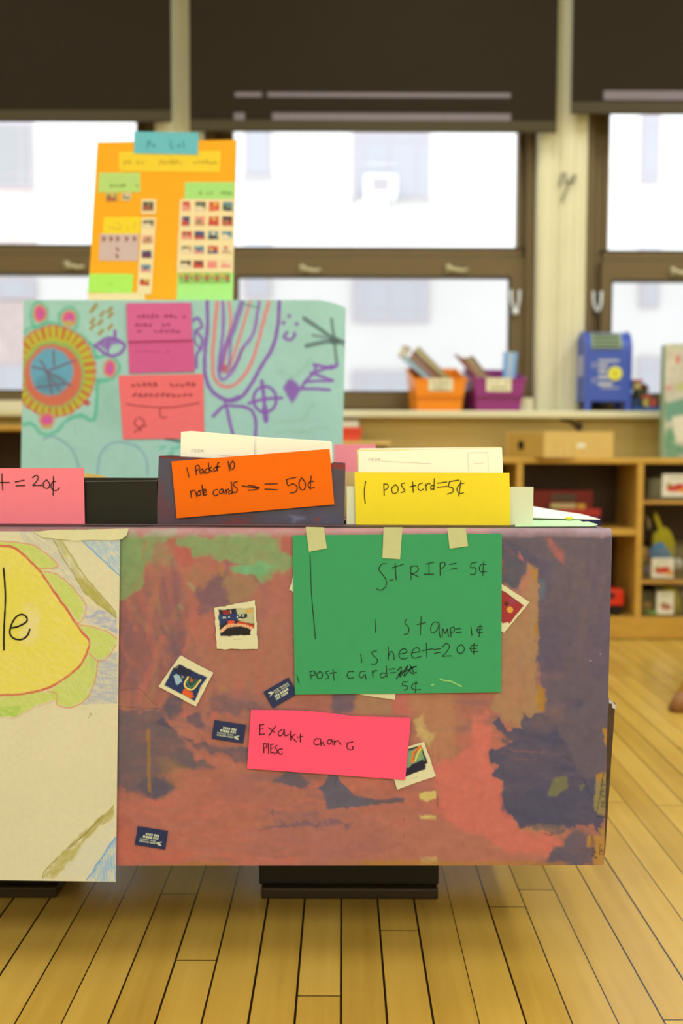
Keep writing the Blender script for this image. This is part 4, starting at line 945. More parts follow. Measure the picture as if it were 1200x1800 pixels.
def navy(cx, cy, ang, w, h, label, flip):
    sc = 3.0; c = Canvas(-w / 2 - 1, -h / 2 - 1, w / 2 + 1, h / 2 + 1, sc, (34, 44, 72), REF_FRONT, 5)
    rnd = random.Random(4); Wt = (196, 194, 150)
    def row(y, x0, x1, hh, gap, a=1.0):
        x = x0
        while x < x1:
            ww = min(hh * (0.5 + 0.5 * rnd.random()), x1 - x); c.rect(x, y, x + ww, y + hh, Wt, a, 0.35); x += ww + hh * 0.22
            if abs(x - gap) < hh * 0.5: x += hh * 0.6
    row(-7.5, -11, 1.5, 4.0, 99); row(-7.5, 4, 12.5, 4.0, 99); row(-2.5, -15, 1, 4.2, 99); row(-2.5, 3, 12.5, 4.2, 99)
    row(3.2, -20, 9, 2.6, -4, 0.6); row(7.0, -20, 9, 2.8, -2, 0.7)
    c.poly([(10, 6.5), (19, 3.4), (19.5, 5.0), (15.5, 6.2), (19.5, 10), (18, 11.5), (14, 11), (10, 8.2)], Wt, 1, 0.4, 0.1)
    ca, sa = math.cos(ang), math.sin(ang); k = -1 if flip else 1
    def pl(x, y): x, y = x * k, y * k; return at(cx + x * ca - y * sa, cy + x * sa + y * ca, YS)
    o = sheet('postal_label', [(-w / 2, -h / 2), (w / 2, -h / 2), (w / 2, h / 2), (-w / 2, h / 2)], pl, c, SP, None, 0.0005)
    return tag(o, label, 'sticker', 'navy postal labels on the painted box')
navy(402, 1286.5, math.radians(9), 56, 33, 'navy postal label left of the hot pink sign, white print upside down', False)
navy(493, 1218, math.radians(-30), 51, 33, 'navy postal label tucked under lower left corner of green sign', True)
navy(266, 1473, math.radians(9), 54, 33, 'navy postal label near bottom left of box, lowest of the three', False)

# ================================================================== ON TOP OF THE BOX
YT = 1.375
TP = TOPZ + 0.0006
def stand(pts, Y):
    """outline whose two lowest points are set on the box top"""
    return [at(x, y, Y) for x, y in pts]
def slab(front, depth): return MB().prism(front, [p + Vector((0, depth, 0)) for p in front])
def ground(front, z):
    lo = sorted(range(len(front)), key=lambda i: front[i].z)[:2]
    for i in lo: front[i].z = z
    return front
def open_box(name, label, cat, px0, px1, pyt, Y, depth, m, wall=0.003, inner=None, drop=0.0):
    x0, x1, zt = X(px0, Y, 880), X(px1, Y, 880), Z(pyt, Y, (px0 + px1) / 2)
    r = thing(name, label, cat, ((x0 + x1) / 2, Y + depth / 2, TP))
    MB().box(x0, x1, Y, Y + wall, TP, zt).build('front_wall', m, r)
    zt -= drop
    b = MB(); b.box(x0, x0 + wall, Y + wall, Y + depth, TP, zt); b.box(x1 - wall, x1, Y + wall, Y + depth, TP, zt); b.box(x0 + wall, x1 - wall, Y + depth - wall, Y + depth, TP, zt)
    b.box(x0 + wall, x1 - wall, Y + wall, Y + depth - wall, TP, TP + wall); b.build('body', inner or m, r)
    return r
# black tray behind the coral sign
bx = open_box('paper_tray', 'black open tray behind the coral pink sign on box top', 'tray', -20, 276, 843.5, YT + 0.004, 0.11, mat('black_card', (26, 24, 16), REF_FRONT, rough=0.4, spec=0.3))
rimm = MB(); q0, q1 = at(150, 846.5, YT + 0.003), at(276, 845.5, YT + 0.003)
rimm.tube([q0, q1], 0.0009, 6); rimm.build('rim_seam', mat('grey_seam', (92, 86, 70), REF_FRONT), bx)
# coral sign, cut by the left frame edge
COR = paper((254, 128, 122), noise=0.015); REFC = REF_FRONT
f = ground(stand([(-75, 823), (147, 823), (149, 924), (-75, 924)], YT - 0.0015), TP)
cs = slab(f, 0.0008).build('paper_sign', COR); tag(cs, 'coral pink paper sign reading t = 20 cents, leaning on black tray', 'sign')
ink('handwriting', cs, [[(12, 350), (14, 400), (18, 456)], [(-15, 405), (62, 405)], [(100, 402), (160, 390)], [(105, 428), (165, 425)],
    [(213, 374), (238, 358), (252, 376), (236, 404), (216, 425), (245, 424), (276, 426)], [(307, 388), (286, 408), (290, 438), (318, 442), (326, 412), (307, 388)],
    [(366, 397), (345, 405), (335, 432), (352, 456), (378, 454), (392, 440)], [(352, 365), (351, 425), (350, 490)]], (0, 740, 3.75), lambda x, y: at(x, y, YT - 0.0021), 2.0, mat('brown_black_ink', (66, 36, 30), REF_FRONT))

# dark painted box with the note cards
c = Canvas(270, 796, 612, 930, 1.2, (84, 72, 72), REF_FRONT, 21)
c.T = (260, 740, 3.158)
c.poly([(55, 185), (320, 200), (130, 230), (120, 260), (140, 540), (60, 575)], (80, 74, 80), 0.9, 4, 3, 0.2); c.poly([(55, 330), (75, 330), (100, 420), (140, 480), (150, 545), (60, 575)], (112, 52, 44), 0.8, 8, 4, 0.4)
c.poly([(55, 188), (320, 200), (320, 210), (55, 200)], (120, 34, 24), 0.9, 2, 2); c.poly([(1010, 232), (1100, 236), (1100, 262), (1010, 255)], (150, 40, 34), 0.9, 4, 2)
c.poly([(160, 545), (500, 510), (900, 490), (900, 590), (60, 580)], (94, 58, 52), 0.6, 8, 5, 0.6); c.poly([(600, 510), (900, 495), (1080, 480), (1080, 590), (640, 570)], (84, 82, 88), 0.8, 8, 5, 0.3)
c.poly([(400, 555), (560, 545), (560, 585), (400, 580)], (140, 44, 36), 0.5, 5, 4, 0.5); c.poly([(790, 535), (870, 530), (860, 555), (800, 555)], (120, 116, 124), 0.8, 3, 4, 0.5); c.poly([(920, 540), (960, 535), (950, 560), (925, 560)], (140, 48, 40), 0.7, 4, 3)
Y2 = YT + 0.004
nb_z = [at(279, 801, Y2), at(607, 815, Y2), at(604, 924, Y2), at(275, 921, Y2)]
nb = thing('note_card_box', 'dark slate and red painted box holding white note cards', 'box', (X(441, Y2), Y2 + 0.05, TP))
zoff = TP - nb_z[2].z
def pln(x, y):
    p = at(x, y, Y2); p.z = max(p.z, TP); return p
sheet('front_wall', [(279, 801), (607, 815), (604.5, 923.5), (275, 923.5)], pln, c, canvas_mat('poster_paint', 0.55, 0.3, 0.07, 90), nb, 0.003)
DK = mat('dark_painted_card', (96, 58, 54), REF_FRONT, rough=0.6, noise=0.2, nscale=20); D_ = 0.10; b = MB()
for (i, j) in ((0, 3), (1, 2)):
    a, e = nb_z[i].copy(), nb_z[j].copy(); e.z = TP; dx = Vector((0.003 if i == 0 else -0.003, 0, 0)); k = [a + Vector((0, .003, 0)), a + Vector((0, D_, 0)), e + Vector((0, D_, 0)), e + Vector((0, .003, 0))]
    b.prism(k, [v + dx for v in k])
a, d, e, g = [v + Vector((0, D_, 0)) for v in nb_z]; e.z = g.z = TP; b.prism([a, d, e, g], [v - Vector((0, .003, 0)) for v in (a, d, e, g)])
b.box(nb_z[3].x + 0.003, nb_z[2].x - 0.003, Y2 + 0.003, Y2 + D_ - 0.003, TP, TP + 0.003)
b.build('body', DK, nb)
ORN = paper((250, 108, 8), noise=0.015)
osn = MB().pprism([(301, 811), (579, 789), (587.5, 886.5), (310.5, 911)], Y2 - 0.0035, 0.0008).build('paper_sign', ORN)
tag(osn, 'orange paper sign offering ten note cards for 50 cents, on dark box', 'sign')
ink('handwriting', osn, [
    [(215, 258), (228, 312)], [(263, 250), (269, 300)], [(263, 250), (282, 246), (285, 265), (268, 276)], [(302, 266), (288, 275), (292, 293), (303, 284), (305, 268), (312, 292)], [(330, 262), (318, 273), (322, 290), (334, 287)], [(335, 232), (341, 286)], [(352, 255), (340, 270)], [(340, 270), (360, 282)],
    [(377, 255), (365, 265), (370, 278), (382, 270), (377, 255)], [(395, 230), (386, 237), (385, 276)], [(376, 256), (399, 252)], [(445, 224), (452, 276)], [(470, 222), (456, 242), (462, 270), (478, 258), (478, 232), (470, 222)],
    [(235, 385), (241, 426)], [(238, 398), (254, 383), (264, 395), (271, 421)], [(285, 385), (273, 400), (280, 415), (292, 405), (285, 385)], [(300, 358), (306, 416)], [(290, 386), (318, 378)], [(308, 400), (325, 392), (318, 382), (308, 394), (312, 412), (328, 406)],
    [(387, 380), (368, 385), (362, 402), (372, 415), (389, 408)], [(414, 376), (399, 385), (398, 402), (412, 400), (418, 380), (423, 406)], [(432, 380), (437, 406)], [(434, 390), (448, 376)], [(463, 384), (448, 392), (452, 406), (466, 398)], [(462, 338), (469, 403)], [(496, 336), (474, 345), (480, 364), (495, 376), (490, 396), (470, 394)],
    [(522, 360), (570, 367), (618, 372)], [(555, 356), (590, 362), (618, 372)], [(555, 384), (590, 382), (618, 372)],
    [(648, 350), (718, 348)], [(648, 378), (718, 382)], [(822, 312), (768, 325)], [(768, 325), (777, 358), (805, 348), (828, 367), (818, 394), (790, 399)], [(852, 314), (838, 345), (848, 380), (868, 378), (873, 345), (852, 314)],
    [(920, 335), (900, 336), (888, 354), (900, 373), (924, 368)], [(906, 306), (899, 382)]], (260, 740, 3.158), lambda x, y: at(x, y, Y2 - 0.0041), 1.9, mat('brown_ink', (64, 30, 12), REF_FRONT))

CARD = mat('white_card', (0.90, 0.91, 0.92), raw=True, rough=0.5, spec=0.3); CARDY = paper((250, 226, 140), REF_TOP, noise=0.02); GREYI = mat('grey_print', (206, 198, 176), REF_TOP)
FROM = [[(0, 0), (0, 10)], [(0, 0), (6, 0)], [(0, 5), (5, 5)], [(10, 0), (10, 10)], [(10, 0), (16, 0), (16, 5), (10, 5)], [(12, 5), (17, 10)], [(22, 0), (27, 0), (27, 10), (22, 10), (22, 0)], [(32, 10), (32, 0)], [(32, 0), (35, 6)], [(35, 6), (38, 0)], [(38, 0), (38, 10)], [(43, 3), (43, 4)], [(43, 9), (43, 10)]]
def cardthing(pts, Y, m, label, group=None, prints=None, name='note_card'):
    fr = [at(x, y, Y) for x, y in pts]
    for p in fr: p.z = max(p.z, TP + 0.004)
    o = slab(fr, 0.0005).build(name, m); tag(o, label, 'card', group)
    for (st, T, w, sm) in (prints or []): ink('print', o, st, T, lambda x, y: at(x, y, Y - 0.0004), w, GREYI, sm, 0.1)
    return o
cardthing([(318, 759), (336, 757.5), (447, 766.5), (447, 935), (316, 935)], YT + 0.020, CARD, 'white note card printed FROM at left of orange signed box', None, [(FROM, (337, 790, 2.0), 0.9, False), ([[(386, 800), (440, 803)]], (0, 0, 1), 0.7, False)])
cardthing([(448, 769), (583, 777), (588, 935), (448, 935)], YT + 0.022, CARD, 'plain white note card at right of orange signed box', None, [([[(449.5, 770), (450, 800)]], (0, 0, 1), 0.7, False)])
for k in range(3):
    cardthing([(319 + k, 760 - 0.4 * k), (582 - k, 776.5 - 0.5 * k), (588, 935), (318, 935)], YT + 0.028 + 0.006 * k, CARD, 'white note card behind the front two in orange signed box', 'note cards stacked behind')

# mint card holder, postcards, yellow sign
MINT = mat('pale_mint_card', (222, 222, 168), (248, 238, 196), rough=0.6, noise=0.02)
mh = open_box('card_holder', 'pale mint card box standing behind the yellow post card sign', 'box', 609, 937, 855.5, Y2, 0.10, MINT, drop=0.012)
YEL = paper((240, 206, 36), (240, 222, 168), noise=0.015)
ys = slab(ground(stand([(623, 830), (895, 831), (897, 926), (625, 925)], Y2 - 0.0035), TP), 0.0008).build('paper_sign', YEL)
tag(ys, 'yellow paper sign pricing one post card at 5 cents', 'sign')
ink('handwriting', ys, [
    [(197, 335), (190, 395), (195, 456)], [(298, 348), (300, 414)], [(298, 350), (318, 352), (321, 370), (300, 386)], [(362, 352), (342, 375), (350, 402), (372, 395), (377, 370), (362, 352)],
    [(413, 344), (394, 352), (404, 370), (415, 388), (394, 398)], [(458, 338), (462, 396)], [(443, 365), (476, 358)], [(513, 344), (493, 352), (488, 372), (500, 386), (517, 378)], [(530, 348), (534, 386)], [(532, 362), (545, 346), (556, 350)],
    [(575, 358), (560, 362), (560, 378), (574, 376)], [(579, 320), (576, 382)], [(595, 345), (648, 338)], [(595, 368), (650, 362)], [(714, 328), (662, 336)], [(662, 336), (658, 364), (680, 371), (680, 394), (650, 406)],
    [(743, 345), (718, 352), (704, 378), (718, 402), (741, 398)], [(726, 330), (720, 375), (714, 418)]], (580, 740, 3.158), lambda x, y: at(x, y, Y2 - 0.0041), 1.7, mat('olive_black_ink', (62, 48, 12), (240, 222, 168)))
cardthing([(630, 793), (700, 791.5), (882, 787), (887, 935), (629, 935)], YT + 0.018, CARD, 'white post card printed FROM standing behind yellow sign, foremost', None,
          [(FROM, (648, 805.5, 2.0), 0.9, False), ([[(671, 810.5), (700, 812), (758, 815)]], (0, 0, 1), 0.7, False), ([[(822, 796), (857, 795)], [(822, 796), (823, 828)], [(857, 795), (858, 828)], [(832, 814.5), (850, 814)]], (0, 0, 1), 0.6, False)], 'post_card')
cardthing([(627, 790.5), (760, 789), (881, 785.5), (885, 935), (627, 935)], YT + 0.024, CARDY, 'yellowish post card whose left and top edges show behind the front one', None, None, 'post_card')
for k in range(3):
    cardthing([(631 + k, 789 - 0.5 * k), (740, 788 - 0.5 * k), (880 - k, 785.5), (884, 935), (630, 935)], YT + 0.030 + 0.006 * k, CARD, 'white post card at the back of the mint box', 'post cards stacked behind', None, 'post_card')

# papers lying at the right of the box top
P0, NZ = Vector((0, 0, TP + 0.0005)), Vector((0, 0, 1))
fr = [onto(x, y, P0, NZ) for x, y in ((905, 926), (1042, 925.5), (1050, 923), (1040, 920.5), (1034, 918), (1024, 918.5), (1016, 915.5), (1008, 915), (998, 912.5), (905, 913))]
mt = MB().prism(fr, [p + Vector((0, 0, 0.0012)) for p in fr]).build('torn_paper', mat('mint_green_paper', (200, 232, 166), REF_TOP, rough=0.7, noise=0.06))
tag(mt, 'torn mint green paper lying flat on the box top, right end', 'paper')
g = MB(); n = 12; vs = []; fs = []
for i in range(n + 1):
    t = i / n
    for j in range(5):
        s = j / 4
        x = X(925, 1.47) + (X(1052, 1.47) - X(925, 1.47)) * t
        vs.append((x, 1.455 + 0.12 * s, TP + 0.0035 + 0.011 * (1 - t) ** 1.2 * (0.25 + 0.75 * s) + 0.006 * (s ** 1.5) * (1 - t)))
for i in range(n):
    for j in range(4): fs.append((i * 5 + j, i * 5 + j + 1, (i + 1) * 5 + j + 1, (i + 1) * 5 + j))
m_ = len(vs); vs2 = vs + [(x, y, z - 0.0012) for x, y, z in vs]; fs2 = fs + [tuple(k + m_ for k in f) for f in fs]
edge = [i * 5 for i in range(n + 1)] + [n * 5 + j for j in range(1, 5)] + [i * 5 + 4 for i in range(n - 1, -1, -1)] + [j for j in range(3, 0, -1)]
fs2 += [(edge[k], edge[(k + 1) % len(edge)], edge[(k + 1) % len(edge)] + m_, edge[k] + m_) for k in range(len(edge))]
wp = g.add(vs2, fs2).build('curled_paper', mat('white_paper', (255, 250, 234), REF_TOP, rough=0.7)); tag(wp, 'curled white paper on top of torn mint paper', 'paper')
ye = MB().ball(at(1000, 912, 1.445) , 0.006, 0.004, 0.0028).build('eraser', mat('yellow_eraser', (220, 214, 60), REF_TOP), smooth=True); tag(ye, 'small yellow eraser under the tip of the curled white paper', 'eraser')
ye.location.z = TP + 0.0021

# things standing further back on the box
f = ground(stand([(587, 781), (660, 781), (662, 918), (587, 918)], 1.56), TP)
pk = slab(f, 0.0008).build('paper_sheet', paper((255, 152, 160), (255, 246, 215), noise=0.02)); tag(pk, 'light pink paper standing behind the mint box', 'paper')
f = ground(stand([(575, 829), (645, 829), (645, 918), (575, 918)], 1.535), TP)
tn = slab(f, 0.003).build('card_folder', mat('tan_card', (222, 184, 104), (250, 236, 190), rough=0.7)); tag(tn, 'tan card folder in front of the light pink paper', 'folder')
f = ground(stand([(110, 830), (150, 832), (175, 835), (195, 841), (195, 905), (110, 905)], 1.60), TP)
yw = slab(f, 0.002).build('paper_sheet', paper((236, 196, 96), (250, 236, 190), noise=0.02)); tag(yw, 'golden yellow card just showing behind the black tray', 'paper')

# ================================================================== TEAL BOX ON THE TABLE BEHIND
YB = 2.2
TTOP = 0.60
OAK = wood('oak_table', (206, 160, 84), REF_BACK, 0.45, (4, 30, 30), 0.12, 4)
tb = thing('table', 'low oak table carrying the teal decorated box', 'table', (X(320, YB), YB + 0.25, 0))
tx0, tx1 = X(0, YB) , X(612, YB)
MB().bevbox(tx0, tx1, YB - 0.06, YB + 0.5, TTOP - 0.03, TTOP, 0.006).build('tabletop', OAK, tb)
for (x, y) in ((tx0 + 0.05, YB), (tx1 - 0.05, YB), (tx0 + 0.05, YB + 0.44), (tx1 - 0.05, YB + 0.44)):
    MB().box(x - 0.022, x + 0.022, y - 0.022, y + 0.022, 0, TTOP - 0.03).build('leg', OAK, tb)
c = Canvas(30, 520, 615, 885, 1.0, (172, 214, 190), REF_MID, 31)
K4, K5 = (0, 510, 3.636), (320, 510, 3.75)
c.tex(0.02, 60, 60, 2); c.T = K4
GRN_ = (84, 190, 150)
c.poly([(620, 560), (760, 640), (780, 900), (640, 840)], (150, 196, 168), 0.6, 12, 4)
for (x, y, rx, ry) in ((250, 160, 62, 95), (440, 190, 70, 90)): c.ell(x, y, rx, ry, GRN_, 0.75, 3, 2); c.ell(x, y, rx - 24, ry - 24, (176, 216, 190), 1, 2, 1)
for q in ([(130, 300), (200, 240), (330, 215), (480, 270), (570, 340), (620, 420)], [(610, 430), (700, 420), (760, 490), (710, 570), (630, 580)], [(620, 580), (618, 700), (600, 830), (500, 800), (430, 830), (350, 910), (260, 910), (200, 850), (150, 860)]):
    c.line(q, 7, GRN_, 0.8, 3, 1.5, True, 0.3)
ring = [(340 + 268 * math.cos(t), 520 + 290 * math.sin(t)) for t in np.linspace(0, 2 * math.pi, 32, endpoint=False)]
c.poly(ring, (196, 190, 62), 1, 3, 1.5)
for k in range(34):
    t = 2 * math.pi * k / 34; c.line([(340 + 205 * math.cos(t), 520 + 225 * math.sin(t)), (340 + 268 * math.cos(t), 520 + 288 * math.sin(t))], 4.0 if k % 3 else 6, (206, 106, 66), 0.85, 1.5, 1.0, False)
c.line(ring + ring[:1], 4, (214, 120, 84), 0.7, 2, 1.5)
c.ell(340, 540, 200, 215, (130, 190, 110), 0.9, 3, 1.5); c.ell(338, 545, 186, 200, (222, 112, 84), 0.95, 3, 1.5)
c.ell(328, 520, 138, 150, (110, 172, 186), 1, 3, 1.5)
c.ell(330, 600, 100, 60, (86, 140, 150), 0.6, 6, 2)
for q in ([(210, 490), (300, 520), (450, 610)], [(300, 520), (480, 450)], [(300, 520), (380, 640)], [(230, 620), (420, 600)], [(340, 390), (345, 480)], [(260, 450), (300, 520), (330, 660)]): c.line(q, 4, (120, 104, 120), 0.8, 2, 0.6)
for (x, y, rx, ry) in ((255, 150, 34, 48), (443, 180, 38, 44), (700, 500, 32, 50), (300, 830, 40, 36)):
    c.ell(x, y, rx + 14, ry + 14, (206, 160, 110), 0.8, 3, 1); c.ell(x, y, rx, ry, (232, 100, 130), 1, 2, 1); c.ell(x + 4, y, rx * 0.5, ry * 0.5, (206, 96, 176), 0.9, 2, 0.5)
c.ell(440, 210, 30, 18, (196, 190, 80), 0.8, 2, 1); c.ell(555, 720, 20, 20, (196, 70, 70), 0.9, 2, 0.5); c.ell(300, 875, 40, 12, (206, 170, 80), 0.8, 2, 1)
for (x, y) in ((590, 125), (605, 105), (655, 150), (703, 125), (708, 160), (590, 195), (640, 205), (590, 235), (645, 268), (705, 235)): c.line([(x - 10, y + 12), (x + 10, y - 12)], 6, (172, 148, 74), 0.9, 2, 0.5)
PUR = (146, 100, 176)
c.line([(605, 355), (700, 305), (795, 350), (760, 408), (690, 415), (605, 355)], 6, PUR, 0.95, 2); c.line([(735, 262), (735, 310)], 6, PUR, 0.95, 2); c.poly([(625, 350), (700, 308), (785, 345), (720, 350), (690, 390)], PUR, 0.85, 2, 1); c.line([(690, 330), (690, 410)], 4, PUR, 0.9, 1.5)
for q in ([(283, 955), (300, 940), (345, 937), (420, 980), (475, 1045), (500, 1130)], [(622, 1180), (640, 1050), (700, 985), (780, 975), (870, 1000), (930, 1070), (942, 1180)]): c.line(q, 4, (140, 176, 180), 0.8, 2, 0.5)
c.line([(480, 860), (482, 930)], 2.5, (150, 196, 176), 0.6, 2)
for (x, y) in ((1040, 1010), (1110, 1015), (1090, 1050), (1150, 1000)): c.line([(x - 10, y), (x + 12, y - 6)], 8, (130, 206, 176), 0.9, 2, 1)
c.line([(1055, 948), (1150, 968)], 5, (60, 110, 110), 0.9, 2)
c.T = K5
SAL = (226, 146, 140)
c.line([(165, 70), (168, 250), (150, 400), (152, 560), (200, 670), (300, 728), (380, 710), (450, 630), (515, 510), (592, 388), (628, 250), (642, 70)], 7.0, PUR, 0.95, 2, 0.6)
c.line([(232, 80), (215, 250), (200, 450), (212, 580), (275, 635), (350, 622), (430, 530), (490, 380), (530, 230), (572, 80)], 7.0, SAL, 0.95, 2, 0.6)
c.line([(268, 80), (270, 250), (248, 450), (245, 560), (278, 588), (340, 520), (400, 385), (470, 280), (508, 80)], 6.5, (160, 112, 186), 0.9, 2, 0.6)
c.line([(310, 80), (320, 220), (285, 420), (270, 520), (320, 480), (350, 400), (400, 240), (445, 80)], 6.0, SAL, 0.9, 2, 0.6)
c.line([(392, 80), (340, 250), (280, 400), (248, 520)], 10, PUR, 0.85, 3, 0.8); c.line([(300, 540), (350, 490), (400, 380)], 5, (160, 100, 150), 0.7, 2, 0.6)
c.line([(320, 330), (310, 500)], 6, (150, 96, 170), 0.7, 2); c.ell(280, 520, 24, 30, (190, 90, 110), 0.8, 3)
c.line([(75, 200), (105, 185), (130, 240), (95, 270), (130, 320), (125, 380), (95, 430), (95, 510)], 6, PUR, 0.9, 2); c.line([(85, 270), (85, 340), (120, 390)], 5, PUR, 0.8, 2)
c.line([(545 + 75 * math.cos(t), 720 + 85 * math.sin(t)) for t in np.linspace(0, 2 * math.pi, 16)], 6, PUR, 0.95, 2); c.line([(525, 600), (540, 720), (552, 865)], 7, PUR, 0.95, 2); c.line([(440, 745), (545, 718), (655, 712)], 6, PUR, 0.95, 2)
c.line([(545, 780), (552, 850)], 10, PUR, 0.9, 3)
c.poly([(720, 580), (765, 620), (788, 655), (748, 720), (725, 750), (690, 700), (668, 645), (690, 592)], PUR, 0.95, 2.5, 1.2)
for q in ([(785, 650), (815, 600), (870, 540), (880, 495)], [(800, 650), (970, 656)], [(810, 603), (990, 596)], [(850, 545), (985, 592)], [(868, 490), (960, 510), (1015, 500)], [(880, 540), (985, 500)]): c.line(q, 6, PUR, 0.9, 2, 0.6)
for (x, y) in ((705, 172), (668, 215), (755, 222)): c.ell(x, y, 14, 14, PUR, 0.9, 2)
c.line([(690, 280), (672, 310), (710, 328), (742, 300), (740, 285)], 6, PUR, 0.9, 2)
DG = (104, 128, 118)
c.line([(805, 188), (1000, 315)], 8, DG, 0.9, 3); c.line([(985, 180), (1000, 315), (1020, 485)], 6, DG, 0.8, 3); c.line([(820, 368), (1000, 325), (1075, 318)], 8, DG, 0.9, 3); c.line([(865, 298), (1000, 318)], 7, (128, 150, 140), 0.8, 3); c.line([(1000, 315), (1080, 350)], 6, DG, 0.6, 3); c.ell(1005, 320, 36, 26, (84, 104, 96), 0.9, 4, 1); c.line([(400, 90), (510, 118)], 4, (110, 150, 140), 0.7, 2)
c.line([(1020, 485), (990, 512), (940, 510)], 6, PUR, 0.8, 2.5)
c.line([(205, 832), (270, 768), (350, 765), (440, 780), (482, 850), (482, 960)], 6, PUR, 0.95, 2, 0.6); c.line([(288, 760), (310, 850), (332, 950)], 6, PUR, 0.95, 2, 0.6); c.line([(280, 740), (370, 700)], 5, PUR, 0.9, 2)
for q in ([(640, 540), (760, 560), (850, 450)], [(600, 870), (780, 860), (860, 760)], [(620, 940), (780, 930)], [(760, 940), (960, 900)]): c.line(q, 4, (160, 200, 170), 0.7, 4, 2)
tz0, tz1 = TTOP, Z(528, YB)
bl_, br_ = X(36, YB, 830), X(600, YB, 800)
tt = thing('decorated_box', 'big box wrapped in teal paper with marker flower and rainbow drawings', 'box', ((bl_ + br_) / 2, YB + 0.14, TTOP))
def teal_pl(px, py):
    # rounded upper right corner
    cx, cy, r = 560, 545, 49.0
    u = (px - 42) / 567.0; p = at(px, py, YB)
    if px > 548:
        k = (px - 548) / 61.0; p.z -= 0.014 * k * k * max(0.0, 1 - (py - 528) / 120.0); p.y += 0.02 * k * k
    p.z = max(p.z, TTOP + 0.0005); return p
TPAP = canvas_mat('teal_paper_drawing', 0.7, 0.2, 0.03, 60)
zlow = 790 + (CAMZ - TTOP) / YB * 1750 - 0.5
sheet('front_panel', [(42, 527.5), (608, 527.5), (600, zlow), (36, zlow)], teal_pl, c, TPAP, tt, 0.003)
MB().box(bl_ + 0.005, br_ - 0.008, YB + 0.023, YB + 0.30, TTOP + 0.0005, tz1 - 0.006).build('body', mat('teal_paper', (172, 214, 190), REF_MID, rough=0.7, noise=0.03), tt)
YN = YB - 0.003
def note(pts, rgb, label, strokes, T, w, inkm, Y=YN, ref=REF_MID, group=None):
    o = MB().pprism(pts, Y, 0.0012 if Y == YN else YB - 0.0022 - Y).build('paper_note', paper(rgb, ref, noise=0.02)); tag(o, label, 'note', group)
    if strokes: ink('handwriting', o, strokes, T, lambda x, y: at(x, y, Y - 0.0006), w, inkm)
    return o
def scrawl(x0, x1, y, h, n, seed):
    r = random.Random(seed); out = []; x = x0; w = (x1 - x0) / n
    for i in range(n):
        if r.random() < 0.18: x += w; continue
        out.append([(x + w * 0.15, y + h * r.uniform(-.5, .2)), (x + w * 0.35, y + h * r.uniform(.2, .6)), (x + w * 0.55, y + h * r.uniform(-.6, .1)), (x + w * 0.8, y + h * r.uniform(.1, .6))]); x += w
    return out
MI = mat('magenta_ink', (170, 58, 110), REF_MID); RI = mat('red_brown_ink', (190, 74, 76), REF_MID)
note([(222, 533), (335, 532), (337, 597), (224, 600)], (228, 108, 148), 'magenta pink note, upper one of the pair on teal box', scrawl(232, 328, 556, 6, 12, 1) + scrawl(236, 300, 571, 6, 8, 2) + scrawl(240, 318, 582, 5, 8, 3), (0, 0, 1), 1.8, MI, Y=YB - 0.008)
note([(225, 600.5), (340, 597.5), (342, 653), (227, 656)], (224, 100, 144), 'magenta pink note below the other one, nearly blank, on teal box', scrawl(236, 300, 618, 3, 7, 4), (0, 0, 1), 1.0, MI)
note([(208, 660), (357, 657), (359, 770), (216, 772)], (255, 122, 116), 'coral note with faint writing and stick figure on teal box', scrawl(230, 345, 676, 7, 12, 5) + scrawl(232, 340, 694, 7, 11, 6) + [[(222, 710), (250, 714), (300, 716), (350, 708)], [(281, 716), (282, 732), (292, 734)], [(240, 735), (236, 745), (246, 752), (254, 742), (244, 733)], [(246, 752), (236, 760)], [(250, 750), (258, 748)], [(247, 750), (247, 758)]], (0, 0, 1), 2.4, RI)

# orange poster standing on the teal box
ORGP = mat('orange_poster_board', (255, 172, 22), REF_MID, rough=0.7, noise=0.015)
pt, pb_ = YB + 0.20, YB + 0.12                                  # leans back
zt_, zb_ = Z(248, pt), tz1 - 0.002
pa, pbm = Vector((0, pt, zt_)), Vector((0, pb_, zb_)); up_ = (pa - pbm).normalized(); PN = Vector((-1, 0, 0)).cross(up_).normalized()
if PN.y > 0: PN = -PN
opl = lambda x, y, o=0.0: onto(x, y, pbm, PN, o)
def plate(pts, o, th): return MB().prism([opl(x, y, o + th) for x, y in pts], [opl(x, y, o) for x, y in pts])
yb = 531
pst = plate([(171.5, 251), (416, 247), (408.5, yb), (154.5, yb)], 0, 0.003)
low = min(v.z for v in pst.v); 
ps2 = pst.build('stamp_poster', ORGP); tag(ps2, 'orange poster board with stamp pictures, standing on the teal box', 'poster')
def pin(pts, rgb, o, name='paper_label', ref=REF_MID): return plate([(140 + x / 4, 220 + y / 4) for x, y in pts], o, 0.0008).build(name, paper(rgb, ref, noise=0.02), ps2)
def pnote(pts, rgb, o, sc, inkrgb=(150, 140, 60), w=1.1):
    q = pin(pts, rgb, o)
    if sc: ink('handwriting', q, sc, (140, 220, 4.0), lambda x, y: opl(x, y, o + 0.0014), w, mat('note_ink', inkrgb, REF_MID))
pnote([(275, 192), (992, 186), (985, 336), (280, 330)], (248, 208, 52), 0.003, scrawl(310, 460, 265, 30, 5, 11) + scrawl(560, 720, 265, 30, 6, 12) + scrawl(800, 970, 265, 30, 6, 13), (190, 150, 40))
pnote([(385, 52), (838, 58), (832, 215), (385, 205)], (112, 190, 184), 0.0042, [[(475, 170), (485, 120), (500, 130), (490, 150)], [(510, 150), (530, 160), (520, 140)], [(645, 120), (642, 165), (665, 168)], [(690, 160), (700, 145), (712, 165)], [(730, 120), (735, 165)]], (62, 112, 120), 1.4)
